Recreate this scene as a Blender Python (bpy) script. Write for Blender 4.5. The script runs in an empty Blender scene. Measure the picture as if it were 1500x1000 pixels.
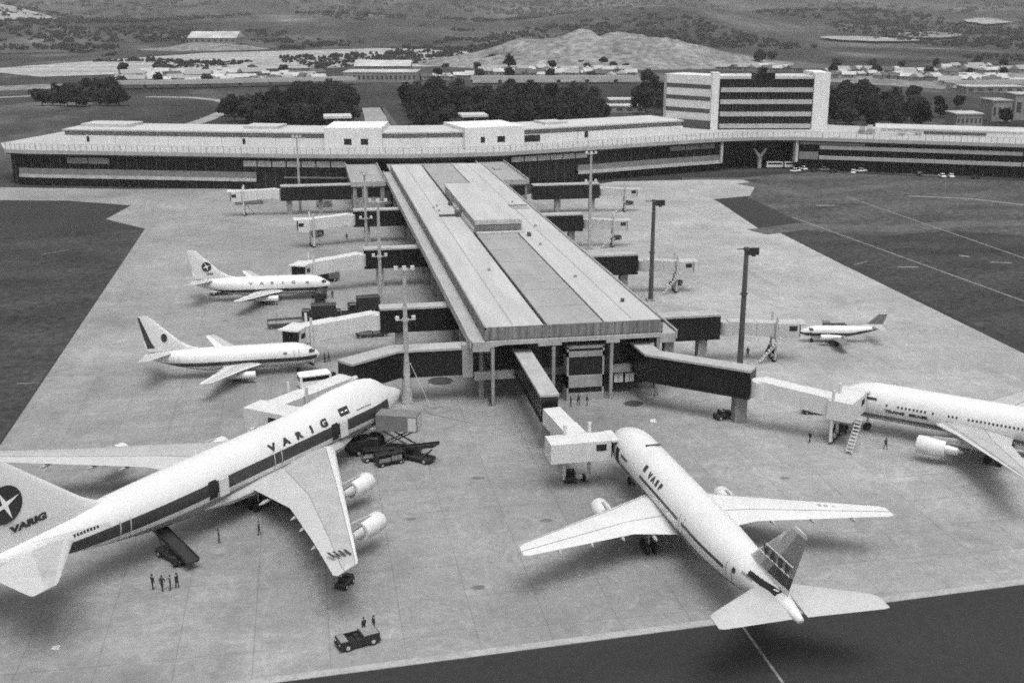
import bpy, bmesh, math, random
from mathutils import Vector, Matrix, noise
rnd = random.Random(7)
R = math.radians
scene = bpy.context.scene
COL = scene.collection

# ------------------------------------------------------------------ camera (solved from the pier's edges, the masts and the aircraft sizes)
F_PX, H_CAM, VPX, VPY = 1690.0, 62.0, 436.0, 8.0
TH = math.atan((500 - VPY) / F_PX)
YAW = -math.atan2((VPX - 750) / F_PX, math.cos(TH) + (500 - VPY) / F_PX * math.sin(TH))
_Fh = Vector((math.sin(YAW), math.cos(YAW), 0)); _Z = Vector((0, 0, 1))
_R = Vector((math.cos(YAW), -math.sin(YAW), 0))
_F = _Fh * math.cos(TH) - _Z * math.sin(TH); _U = _Fh * math.sin(TH) + _Z * math.cos(TH)

def G(u, v, z=0.0):
    """survey helper: where the sight line of a photo point meets the height z"""
    d = _R * ((u - 750) / F_PX) + _U * ((500 - v) / F_PX) + _F
    t = (z - H_CAM) / d.z
    return Vector((d.x * t, d.y * t, z))

def ZAT(x, y, v):
    lo, hi = -50.0, 900.0
    for _ in range(50):
        m = (lo + hi) / 2
        q = Vector((x, y, m - H_CAM)); w = q.dot(_F)
        if 500 - F_PX * q.dot(_U) / w > v: lo = m
        else: hi = m
    return lo

cam = bpy.data.cameras.new('camera'); camo = bpy.data.objects.new('camera', cam); COL.objects.link(camo)
camo.location = (0, 0, H_CAM); camo.rotation_euler = (math.pi / 2 - TH, 0, -YAW)
cam.sensor_width = 36; cam.lens = 36 * F_PX / 1500; cam.clip_start = 1; cam.clip_end = 60000
scene.camera = camo

# ------------------------------------------------------------------ materials (all neutral grey: the photograph is black and white)
def _nodes(name):
    m = bpy.data.materials.new(name); m.use_nodes = True
    return m, m.node_tree, m.node_tree.nodes['Principled BSDF']

def mat(name, v, amp=.12, scale=.3, grain=.1, gscale=3.0, rough=.75, metal=0.0, spec=.4, stretch=None, streak=0.0, coord='world'):
    """grey surface: blotches (amp, scale) times fine grain (grain, gscale), optional vertical streaks"""
    m, nt, b = _nodes(name)
    L = nt.links
    if coord == 'world':
        src = nt.nodes.new('ShaderNodeNewGeometry').outputs['Position']
    else:
        src = nt.nodes.new('ShaderNodeTexCoord').outputs['Object']
    if stretch:
        mp = nt.nodes.new('ShaderNodeMapping'); mp.inputs['Scale'].default_value = stretch
        L.new(src, mp.inputs['Vector']); s1 = mp.outputs['Vector']
    else: s1 = src
    def layer(sc, a, s, det):
        n = nt.nodes.new('ShaderNodeTexNoise'); n.inputs['Scale'].default_value = sc; n.inputs['Detail'].default_value = det
        n.inputs['Roughness'].default_value = .65
        L.new(s, n.inputs['Vector'])
        r = nt.nodes.new('ShaderNodeMapRange'); r.inputs['From Min'].default_value = .3; r.inputs['From Max'].default_value = .7
        r.inputs['To Min'].default_value = 1 - a; r.inputs['To Max'].default_value = 1 + a
        L.new(n.outputs['Fac'], r.inputs['Value']); return r.outputs['Result']
    def mul(a, c):
        x = nt.nodes.new('ShaderNodeMath'); x.operation = 'MULTIPLY'; L.new(a, x.inputs[0])
        if isinstance(c, float): x.inputs[1].default_value = c
        else: L.new(c, x.inputs[1])
        return x.outputs[0]
    o = mul(mul(layer(scale, amp, s1, 5), layer(gscale, grain * 1.5, src, 3)), float(v))
    if streak:
        mp = nt.nodes.new('ShaderNodeMapping'); mp.inputs['Scale'].default_value = (1, 1, .06)
        L.new(src, mp.inputs['Vector']); o = mul(o, layer(1.3, streak, mp.outputs['Vector'], 4))
    L.new(o, b.inputs['Base Color'])
    b.inputs['Roughness'].default_value = rough; b.inputs['Metallic'].default_value = metal
    b.inputs['Specular IOR Level'].default_value = spec
    m['_out'] = 1
    return m

M = {}
M['white'] = mat('aircraft_white_paint', 0.56, .04, .25, .03, 2, .38)
M['wing_white'] = mat('aircraft_wing_white', 0.39, .06, .3, .05, 2, .4)
M['a300wing'] = mat('pale_wing_paint', .52, .08, .3, .05, 2, .42)
M['wing_grey'] = mat('aircraft_wing_grey', 0.33, .12, .35, .08, 2, .45)
M['belly'] = mat('shaded_belly_metal', .2, .15, .5, .1, 3, .45)  # jumbo belly, darkened: the shade under the fuselage is put into its colour
M['stubble'] = mat('pale_stubble_field', 0.27, .5, .02, .3, .15, .95, stretch=(.4, 1.6, 1))
M['alu'] = mat('bare_aluminium', .55, .1, .5, .06, 3, .35, .4)
M['stripe'] = mat('dark_stripe_paint', .035, .15, .4, .15, 3, .4)
M['stripe_mid'] = mat('mid_stripe_paint', .13, .15, .4, .15, 3, .45)
M['finband'] = mat('fin_grey_paint', 0.22, .12, .5, .08, 3, .45)
M['finlight'] = mat('fin_pale_grey_paint', 0.38, .1, .5, .08, 3, .45)
M['ink'] = mat('dark_lettering', .025, .1, 1, .1, 5, .6)
M['paper'] = mat('white_lettering', .75, .05, 1, .05, 5, .6)
M['rubber'] = mat('black_rubber', .02, .2, 1, .1, 5, .85)
M['void'] = mat('dark_opening', .012, .2, 1, .1, 5, .9)
M['bridge'] = mat('bridge_white_metal', 0.5, .07, .4, .05, 3, .5, streak=.06)
M['bridge_dull'] = mat('dull_bridge_metal', .38, .1, .4, .06, 3, .55, streak=.08)
M['bridge_grey'] = mat('bridge_grey_metal', .45, .1, .5, .06, 3, .5)
M['walk'] = mat('walkway_dark_glass', 0.009, .3, .25, .2, 2, .3, spec=.35)
M['slab'] = mat('pale_concrete', 0.31, .14, .3, .1, 2.5, .8, streak=.12)
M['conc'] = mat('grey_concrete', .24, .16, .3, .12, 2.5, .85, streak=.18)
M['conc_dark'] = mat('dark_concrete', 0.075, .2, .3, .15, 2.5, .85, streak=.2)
M['fascia'] = mat('weathered_fascia', 0.15, .14, .25, .12, 2, .85, streak=.5)
M['roof'] = mat('pale_pier_roof', 0.36, .13, .3, .1, 2, .85, stretch=(1, .1, 1))
M['roof_mid'] = mat('grey_pier_roof', 0.25, .13, .25, .1, 2, .85, stretch=(1, .3, 1))
M['glass'] = mat('dark_glazing', 0.011, .35, .12, .25, 1.2, .25, spec=.35)
M['glass_grey'] = mat('grey_glazing', .07, .3, .3, .2, 2, .35)
M['white_wall'] = mat('white_render', 0.57, .07, .12, .05, 1.5, .8, streak=.06)
M['white_roof'] = mat('white_roofing', 0.4, .1, .06, .08, 1, .85)
M['deck'] = mat('pale_terrace_paving', 0.34, .1, .1, .08, 1.2, .85)
M['band'] = mat('pale_facade_band', .4, .22, .35, .15, 1.5, .8)
M['band_dim'] = mat('grey_facade_band', .17, .2, .3, .15, 1.5, .8)
M['clere'] = mat('grey_clerestory', .27, .2, .3, .12, 1.5, .7)
M['rail'] = mat('grey_railing', .34, .1, 1, .1, 3, .6)
M['steel'] = mat('galvanised_steel', .36, .15, .4, .1, 2, .6)
M['steel_dark'] = mat('dark_steel', .07, .2, .4, .1, 2, .6)
M['lamp'] = mat('lamp_housing', .5, .15, 1, .1, 3, .5)
M['veh_dark'] = mat('dark_vehicle_paint', 0.02, .25, .8, .15, 4, .45)
M['veh_grey'] = mat('grey_vehicle_paint', .2, .2, .8, .15, 4, .5)
M['veh_white'] = mat('white_vehicle_paint', .7, .08, .8, .06, 4, .45)
M['veh_mid'] = mat('steel_grey_box', 0.14, .2, .6, .12, 4, .55)
M['cloth'] = mat('dark_overalls', .022, .3, 3, .15, 9, .9)
M['cloth_grey'] = mat('grey_overalls', .06, .3, 3, .15, 9, .9)
M['skin'] = mat('skin', .25, .1, 3, .1, 9, .7)
M['hair'] = mat('dark_hair', .015, .2, 5, .1, 9, .9)
M['leaf'] = mat('dark_foliage', 0.022, .45, .22, .35, 1.2, .9, spec=.1)
M['leaf_mid'] = mat('mid_foliage', 0.04, .4, .22, .35, 1.2, .9, spec=.1)
M['bark'] = mat('bark', .06, .2, 1, .2, 4, .95)
M['house_wall'] = mat('house_plaster', 0.2, .3, .03, .1, .6, .85)
M['house_roof'] = mat('pale_house_roof', 0.36, .3, .04, .12, .5, .8)
M['house_dark'] = mat('house_openings', .04, .2, .5, .1, 2, .8)
M['road'] = mat('pale_road', 0.22, .15, .05, .1, .5, .9)
M['earth'] = mat('bare_earth', 0.155, .4, .02, .4, .12, .95)
M['earth_light'] = mat('pale_bare_earth', 0.24, .35, .02, .3, .12, .95)
M['line'] = mat('worn_line_paint', 0.17, .4, .4, .3, 2, .85)
M['stain'] = mat('oil_stain', .05, .4, .6, .2, 3, .5)
M['asphalt'] = mat('dark_asphalt', 0.024, .18, .05, .12, 1.2, .85, spec=.25)

M['stain2'] = mat('faint_oil_stain', .12, .3, .8, .2, 3, .6)
M['edge'] = mat('pale_apron_edge', .28, .2, .4, .14, 2.5, .85)
def ground_mat():
    m, nt, b = _nodes('airfield_grass'); L = nt.links
    pos = nt.nodes.new('ShaderNodeNewGeometry').outputs['Position']
    def nz(sc, det, stretch=None):
        s = pos
        if stretch:
            mp = nt.nodes.new('ShaderNodeMapping'); mp.inputs['Scale'].default_value = stretch; L.new(s, mp.inputs['Vector']); s = mp.outputs['Vector']
        n = nt.nodes.new('ShaderNodeTexNoise'); n.inputs['Scale'].default_value = sc; n.inputs['Detail'].default_value = det; n.inputs['Roughness'].default_value = .6
        L.new(s, n.inputs['Vector']); return n.outputs['Fac']
    r = nt.nodes.new('ShaderNodeValToRGB'); e = r.color_ramp.elements
    e[0].position = .36; e[0].color = (.02,) * 3 + (1,); e[1].position = .72; e[1].color = (.15,) * 3 + (1,)
    x = e.new(.55); x.color = (.046,) * 3 + (1,)
    L.new(nz(.01, 9, (1, .45, 1)), r.inputs['Fac'])
    mr = nt.nodes.new('ShaderNodeMapRange'); mr.inputs['From Min'].default_value = .3; mr.inputs['From Max'].default_value = .7; mr.inputs['To Min'].default_value = .7; mr.inputs['To Max'].default_value = 1.3
    L.new(nz(.12, 5), mr.inputs['Value'])
    mx = nt.nodes.new('ShaderNodeMix'); mx.data_type = 'RGBA'; mx.blend_type = 'MULTIPLY'; mx.inputs[0].default_value = 1
    L.new(r.outputs['Color'], mx.inputs[6]); L.new(mr.outputs['Result'], mx.inputs[7])
    L.new(mx.outputs[2], b.inputs['Base Color']); b.inputs['Roughness'].default_value = .95; b.inputs['Specular IOR Level'].default_value = .1
    return m
M['grass'] = ground_mat()

def apron_mat():
    m, nt, b = _nodes('apron_concrete'); L = nt.links
    pos = nt.nodes.new('ShaderNodeNewGeometry').outputs['Position']
    def nz(sc, det, lo, hi, f0=.3, f1=.7, stretch=None, dist=0, rough=.62):
        s = pos
        if stretch:
            mp = nt.nodes.new('ShaderNodeMapping'); mp.inputs['Scale'].default_value = stretch; mp.inputs['Rotation'].default_value = (0, 0, .5); L.new(s, mp.inputs['Vector']); s = mp.outputs['Vector']
        n = nt.nodes.new('ShaderNodeTexNoise'); n.inputs['Scale'].default_value = sc; n.inputs['Detail'].default_value = det; n.inputs['Distortion'].default_value = dist; n.inputs['Roughness'].default_value = rough
        L.new(s, n.inputs['Vector'])
        r = nt.nodes.new('ShaderNodeMapRange'); r.inputs['From Min'].default_value = f0; r.inputs['From Max'].default_value = f1; r.inputs['To Min'].default_value = lo; r.inputs['To Max'].default_value = hi
        L.new(n.outputs['Fac'], r.inputs['Value']); return r.outputs['Result']
    def mul(a, c):
        x = nt.nodes.new('ShaderNodeMath'); x.operation = 'MULTIPLY'; L.new(a, x.inputs[0])
        if isinstance(c, float): x.inputs[1].default_value = c
        else: L.new(c, x.inputs[1])
        return x.outputs[0]
    o = nz(.045, 6, .8, 1.18)
    o = mul(o, nz(.35, 6, .88, 1.12, dist=.6))
    o = mul(o, nz(1.3, 5, .82, 1.18, rough=.75)); o = mul(o, nz(5.0, 3, .86, 1.14, rough=.8))
    o = mul(o, nz(.018, 3, .88, 1.14))
    o = mul(o, nz(.06, 4, 1.0, .8, .56, .72, (1, .25, 1), 1.5))       # worn wheel tracks and spills
    o = mul(o, nz(.09, 4, 1.0, 1.14, .58, .7, (.3, 1, 1), 2.0))
    # concrete bays: thin darker joints every 7.5 m
    br = nt.nodes.new('ShaderNodeTexBrick'); br.offset = 0; br.inputs['Scale'].default_value = 1; br.inputs['Mortar Size'].default_value = .07
    br.inputs['Brick Width'].default_value = 7.5; br.inputs['Row Height'].default_value = 7.5; br.inputs['Mortar Smooth'].default_value = .4; br.inputs['Bias'].default_value = 0
    br.inputs['Color1'].default_value = (1, 1, 1, 1); br.inputs['Color2'].default_value = (.95, .95, .95, 1); br.inputs['Mortar'].default_value = (.72, .72, .72, 1)
    L.new(pos, br.inputs['Vector'])
    o = mul(o, br.outputs['Color'])
    wn = nt.nodes.new('ShaderNodeTexNoise'); wn.inputs['Scale'].default_value = .07; wn.inputs['Detail'].default_value = 6; wn.inputs['Distortion'].default_value = 1.6; L.new(pos, wn.inputs['Vector'])
    d1 = nt.nodes.new('ShaderNodeMath'); d1.operation = 'SUBTRACT'; L.new(wn.outputs['Fac'], d1.inputs[0]); d1.inputs[1].default_value = .5
    d2 = nt.nodes.new('ShaderNodeMath'); d2.operation = 'ABSOLUTE'; L.new(d1.outputs[0], d2.inputs[0])
    d3 = nt.nodes.new('ShaderNodeMapRange'); d3.inputs['From Min'].default_value = .0; d3.inputs['From Max'].default_value = .025; d3.inputs['To Min'].default_value = 1.16; d3.inputs['To Max'].default_value = 1.0
    L.new(d2.outputs[0], d3.inputs['Value']); o = mul(o, d3.outputs['Result'])
    # concrete colour gets paler towards the right of the pier
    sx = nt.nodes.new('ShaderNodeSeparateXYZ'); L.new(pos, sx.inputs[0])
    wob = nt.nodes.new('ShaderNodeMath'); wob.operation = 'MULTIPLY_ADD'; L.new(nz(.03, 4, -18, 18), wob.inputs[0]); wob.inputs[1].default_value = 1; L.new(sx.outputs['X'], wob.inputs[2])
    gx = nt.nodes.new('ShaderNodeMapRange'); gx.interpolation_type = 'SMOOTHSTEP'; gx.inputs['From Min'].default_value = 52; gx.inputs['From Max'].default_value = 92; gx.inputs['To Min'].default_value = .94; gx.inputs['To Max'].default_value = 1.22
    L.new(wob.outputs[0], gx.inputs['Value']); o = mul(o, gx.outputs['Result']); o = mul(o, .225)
    L.new(o, b.inputs['Base Color']); b.inputs['Roughness'].default_value = .6; b.inputs['Specular IOR Level'].default_value = .45
    return m
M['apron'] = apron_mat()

def terrain_mat():
    m, nt, b = _nodes('hill_scrub'); L = nt.links
    pos = nt.nodes.new('ShaderNodeNewGeometry').outputs['Position']
    n = nt.nodes.new('ShaderNodeTexNoise'); n.inputs['Scale'].default_value = .004; n.inputs['Detail'].default_value = 10; n.inputs['Roughness'].default_value = .72
    mp = nt.nodes.new('ShaderNodeMapping'); mp.inputs['Scale'].default_value = (1, .45, 2); L.new(pos, mp.inputs['Vector']); L.new(mp.outputs['Vector'], n.inputs['Vector'])
    r = nt.nodes.new('ShaderNodeValToRGB'); e = r.color_ramp.elements
    e[0].position = .36; e[0].color = (.022,) * 3 + (1,); e[1].position = .76; e[1].color = (.26,) * 3 + (1,)
    x = e.new(.5); x.color = (.05,) * 3 + (1,); x = e.new(.62); x.color = (.1,) * 3 + (1,)
    L.new(n.outputs['Fac'], r.inputs['Fac'])
    L.new(r.outputs['Color'], b.inputs['Base Color']); b.inputs['Roughness'].default_value = .95; b.inputs['Specular IOR Level'].default_value = .05
    return m
M['hill'] = terrain_mat()

# ------------------------------------------------------------------ mesh building
class MB:
    def __init__(s): s.v = []; s.f = []; s.m = []
    def add(s, verts, faces, mi=0):
        k = len(s.v); s.v += [Vector(p) for p in verts]
        for i, f in enumerate(faces):
            s.f.append([k + j for j in f]); s.m.append(mi[i] if isinstance(mi, list) else mi)
        return s
    def box(s, x0, x1, y0, y1, z0, z1, mi=0, T=None):
        p = [Vector((x, y, z)) for z in (z0, z1) for y in (y0, y1) for x in (x0, x1)]
        if T: p = [T @ q for q in p]
        return s.add(p, [(0, 2, 3, 1), (4, 5, 7, 6), (0, 1, 5, 4), (2, 6, 7, 3), (0, 4, 6, 2), (1, 3, 7, 5)], mi)
    def prism(s, poly, z0, z1, mi=0, mtop=None):
        n = len(poly); p = [(q[0], q[1], z0) for q in poly] + [(q[0], q[1], z1) for q in poly]
        f = [tuple(range(n))[::-1], tuple(range(n, 2 * n))] + [(i, (i + 1) % n, n + (i + 1) % n, n + i) for i in range(n)]
        return s.add(p, f, [mi, mi if mtop is None else mtop] + [mi] * n)
    def beam(s, a, b, w, h, mi=0, dz=0.0):
        """box along a-b, width w, vertical sides, from dz to dz+h above the a-b line"""
        a = Vector(a); b = Vector(b); d = (b - a); d.z = 0; d.normalize(); n = Vector((-d.y, d.x, 0)) * (w / 2)
        z = Vector((0, 0, 1))
        p = [a - n + z * dz, a + n + z * dz, a + n + z * (dz + h), a - n + z * (dz + h), b - n + z * dz, b + n + z * dz, b + n + z * (dz + h), b - n + z * (dz + h)]
        return s.add(p, [(0, 1, 2, 3), (7, 6, 5, 4), (0, 4, 5, 1), (1, 5, 6, 2), (2, 6, 7, 3), (3, 7, 4, 0)], mi)
    def tube(s, a, b, r0, r1=None, n=8, mi=0):
        a = Vector(a); b = Vector(b); r1 = r0 if r1 is None else r1
        d = (b - a).normalized(); u = d.orthogonal().normalized(); w = d.cross(u)
        p = []
        for c, r in ((a, r0), (b, r1)):
            for i in range(n):
                t = 2 * math.pi * i / n; p.append(c + (u * math.cos(t) + w * math.sin(t)) * r)
        return s.add(p, [tuple(range(n))[::-1], tuple(range(n, 2 * n))] + [(i, (i + 1) % n, n + (i + 1) % n, n + i) for i in range(n)], mi)
    def loft(s, rings, mi=0, caps=True, closed=True):
        n = len(rings[0]); p = [q for r in rings for q in r]; f = []; ms = []
        for k in range(len(rings) - 1):
            for i in range(n if closed else n - 1):
                j = (i + 1) % n
                f.append((k * n + i, k * n + j, (k + 1) * n + j, (k + 1) * n + i)); ms.append(mi(k, i) if callable(mi) else mi)
        if caps:
            for t in (tuple(range(n))[::-1], tuple(range((len(rings) - 1) * n, len(rings) * n))):
                f.append(t); ms.append(mi(0, 0) if callable(mi) else mi)
        return s.add(p, f, ms)
    def strip(s, outer, inner, z0, z1, mi=0):
        """band following two plan polylines"""
        rings = [[(o[0], o[1], z0), (i[0], i[1], z0), (i[0], i[1], z1), (o[0], o[1], z1)] for o, i in zip(outer, inner)]
        return s.loft(rings, mi)
    def build(s, name, mats, parent=None, smooth=False, xf=None):
        me = bpy.data.meshes.new(name)
        me.from_pydata([tuple(p) for p in s.v], [], s.f)
        if not isinstance(mats, (list, tuple)): mats = [mats]
        for m in mats: me.materials.append(M[m] if isinstance(m, str) else m)
        me.polygons.foreach_set('material_index', s.m)
        bm = bmesh.new(); bm.from_mesh(me); bmesh.ops.recalc_face_normals(bm, faces=bm.faces)
        if xf: bm.transform(xf)
        if smooth:
            for f in bm.faces: f.smooth = True
            for e in bm.edges:
                if len(e.link_faces) == 2 and e.calc_face_angle(0) > R(40): e.smooth = False
        bm.to_mesh(me); bm.free()
        o = bpy.data.objects.new(name, me); COL.objects.link(o)
        if parent: o.parent = parent
        return o

def tag(o, label=None, cat=None, group=None, kind=None):
    if label: o['label'] = label
    if cat: o['category'] = cat
    if group: o['group'] = group
    if kind: o['kind'] = kind
    return o
def thing(name, label, cat, loc=(0, 0, 0), rz=0.0, group=None):
    o = bpy.data.objects.new(name, None); COL.objects.link(o); o.empty_display_size = .5
    o.location = loc; o.rotation_euler = (0, 0, rz); return tag(o, label, cat, group)
def struct(name, mb, m, **k): return tag(mb.build(name, m, **k), kind='structure')
def copy_tree(o, parent=None):
    c = o.copy(); COL.objects.link(c); c.parent = parent
    for ch in list(o.children): copy_tree(ch, c)
    return c
def place(o, loc, rz=0.0, label=None, scale=None, group=None):
    o.location = loc; o.rotation_euler = (0, 0, rz)
    if scale: o.scale = (scale,) * 3 if not isinstance(scale, tuple) else scale
    if label: o['label'] = label
    if group: o['group'] = group
    return o
def offs(pts, d):
    """offset a plan polyline to its left by d"""
    out = []
    for i, p in enumerate(pts):
        a = Vector(pts[max(i - 1, 0)][:2]); b = Vector(pts[i][:2]); c = Vector(pts[min(i + 1, len(pts) - 1)][:2])
        n = Vector((0, 0))
        if i > 0: e = (b - a).normalized(); n += Vector((-e.y, e.x))
        if i < len(pts) - 1: e = (c - b).normalized(); n += Vector((-e.y, e.x))
        n.normalize(); k = 1.0
        if 0 < i < len(pts) - 1: e = (b - a).normalized(); k = 1 / max(.5, n.dot(Vector((-e.y, e.x))))
        q = b + n * (d * k); out.append((q.x, q.y))
    return out

# flat lettering from the built-in font -> list of 2-D triangles
def letters(txt, size, bold=.0):
    cu = bpy.data.curves.new('t', 'FONT'); cu.body = txt; cu.size = size; cu.resolution_u = 3; cu.offset = bold * size
    cu.align_x = 'CENTER'; cu.align_y = 'BOTTOM_BASELINE'
    o = bpy.data.objects.new('t', cu); COL.objects.link(o)
    dg = bpy.context.evaluated_depsgraph_get(); me = bpy.data.meshes.new_from_object(o.evaluated_get(dg))
    bm = bmesh.new(); bm.from_mesh(me); bmesh.ops.triangulate(bm, faces=bm.faces[:])
    long_ = [e for e in bm.edges if e.calc_length() > size * .35]
    if long_: bmesh.ops.subdivide_edges(bm, edges=long_, cuts=2)
    bmesh.ops.triangulate(bm, faces=bm.faces[:])
    bm.verts.ensure_lookup_table()
    v = [(p.co.x, p.co.y) for p in bm.verts]; f = [[q.index for q in t.verts] for t in bm.faces]
    bm.free(); bpy.data.objects.remove(o); bpy.data.meshes.remove(me); bpy.data.curves.remove(cu)
    return v, f

# ------------------------------------------------------------------ ground, apron, markings
def sheet(name, poly, z, m, label=None):
    o = MB().add([(p[0], p[1], z) for p in poly], [tuple(range(len(poly)))]).build(name, m)
    return tag(o, label, None, None, 'structure')
struct('ground', MB().add([(-26000, -2000, 0), (26000, -2000, 0), (26000, 30000, 0), (-26000, 30000, 0)], [(0, 1, 2, 3)]), 'grass')
sheet('taxiway', [(-420, -60), (520, -60), (520, 424), (262, 384), (197, 425), (159, 424), (68, 378), (20, 378), (-105, 431), (-420, 431)], .006, 'asphalt', 'dark asphalt of the taxiways round the apron')
AP = [G(-40, 274), G(185, 277), G(375, 276)] + [Vector(p) for p in ((20, 381, 0), (41, 376, 0), (68, 381, 0))] + [G(900, 266), G(1085, 262), G(1108, 270), G(1098, 287), G(1045, 292), Vector((130.5, 262, 0)), Vector((129.5, 184, 0)), Vector((127, 107.6, 0)),
      Vector((76.7, 104.2, 0)), Vector((-5.5, 99.0, 0)), Vector((-46.0, 96.4, 0)), Vector((-46.6, 343, 0)), G(155, 321), G(192, 301), G(100, 294), G(-40, 293)]
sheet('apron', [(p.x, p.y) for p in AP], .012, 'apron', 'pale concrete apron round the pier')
a_, b_2 = Vector((-46, 96.4, 0)), Vector((127, 107.6, 0))
d_ = (b_2 - a_).normalized(); n_2 = Vector((-d_.y, d_.x, 0))
sheet('apron_edge', [tuple(q)[:2] for q in (a_ + n_2 * .05, b_2 + n_2 * .05, b_2 + n_2 * 1.1, a_ + n_2 * 1.1)], .017, 'edge')
MB0 = MB()
def line(x0, y0, x1, y1, w, z=.018, name='taxi_line', m='line'):
    a = Vector((x0, y0, z)); b = Vector((x1, y1, z)); d = (b - a).normalized(); n = Vector((-d.y, d.x, 0)) * w / 2
    return tag(MB().add([a - n, b - n, b + n, a + n], [(0, 1, 2, 3)]).build(name, m), kind='structure')
line(42.4, 101.4, 42.4, 40, .28)
a = G(1160, 318); b = G(1500, 441); line(a.x, a.y, b.x + (b.x - a.x) * .5, b.y + (b.y - a.y) * .5, .55)
a = G(1240, 288); b = G(1500, 378); line(a.x, a.y, b.x + (b.x - a.x) * .5, b.y + (b.y - a.y) * .5, .5)
for (u0, v0, u1, v1, w) in ((1195, 301, 1222, 301, 1.6), (1315, 391, 1345, 391, 1.0), (1450, 384, 1482, 385, 1.0), (1250, 388, 1270, 383, .4), (1405, 374, 1420, 376, 1.1), (60, 373, 100, 366, .4), (25, 562, 58, 560, .25)):
    a = G(u0, v0); b = G(u1, v1); line(a.x, a.y, b.x, b.y, w, .02)
def road_px(pts, w, z=.03, name='road', m='road'):
    P = [G(*p) for p in pts]; l = offs(P, w / 2); r = offs(P, -w / 2)
    mb = MB()
    for i in range(len(P) - 1):
        mb.add([(l[i][0], l[i][1], z), (r[i][0], r[i][1], z), (r[i + 1][0], r[i + 1][1], z), (l[i + 1][0], l[i + 1][1], z)], [(0, 1, 2, 3)])
    return tag(mb.build(name, m), kind='structure')
M['worn'] = mat('worn_ground', 0.066, .4, .035, .35, .5, .95, spec=.1, stretch=(1, 2.2, 1))
M['field'] = mat('dark_field', 0.04, .42, .03, .3, .6, .95, spec=.1, stretch=(1, 2, 1))
sheet('worn_ground', [(p.x, p.y) for p in (G(1112, 258), G(1200, 252), G(1500, 266), G(1600, 270), G(1600, 352), G(1400, 338), G(1290, 345), G(1185, 338), G(1100, 312), G(1096, 289))], .009, 'worn')
sheet('dark_field', [(-420, 96), (-46.6, 96), (-46.6, 343), (-420, 343)], .008, 'field')
sheet('dark_field', [(131.5, 104), (520, 104), (520, 290), (345, 330), (150, 322), (131.5, 322)], .008, 'field')
M['track'] = mat('worn_grass_track', 0.068, .4, .12, .3, .8, .95)
road_px([(1108, 340), (1180, 331), (1300, 336), (1400, 328), (1560, 325)], 9, .016, 'service_road', 'track')
road_px([(1090, 268), (1180, 285), (1250, 276), (1320, 270)], 8, .016, 'service_road', 'track')
road_px([(1330, 287), (1420, 291), (1540, 305)], 2.0, .022, 'service_road', 'line')
road_px([(1000, 262), (1090, 262), (1160, 256)], 5, .022, 'service_road', 'track')
sheet('grass_verge', [(p.x, p.y) for p in (G(1050, 294), G(1095, 289), G(1185, 331), G(1110, 334))], .015, 'asphalt', 'dark strip of asphalt beside the apron corner')
def disc(x, y, rx, ry, z, m, name):
    k = 20; return tag(MB().add([(x + rx * math.cos(2 * math.pi * i / k) * (1 + .12 * math.sin(3 * i)), y + ry * math.sin(2 * math.pi * i / k), z) for i in range(k)], [tuple(range(k))]).build(name, m), kind='structure')
p = G(928, 591); disc(p.x, p.y, 1.6, 1.5, .02, 'stain', 'oil_stain')
p = G(645, 558); disc(p.x, p.y, 2.2, 2.2, .02, 'stain', 'oil_stain')
for (u, v, a_, b_) in ((800, 762, .8, .5), (856, 706, .7, .5), (700, 700, 1.0, .5), (600, 760, .8, .4), (420, 590, .9, .6), (1010, 560, .9, .4), (1150, 700, .7, .4), (330, 470, .8, .5), (700, 860, .8, .5)):
    p = G(u, v); disc(p.x, p.y, a_, b_, .02, 'stain2', 'oil_stain')
p = G(640, 600); disc(p.x, p.y, 3.0, 1.5, .02, 'line', 'chalk_mark')

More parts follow.
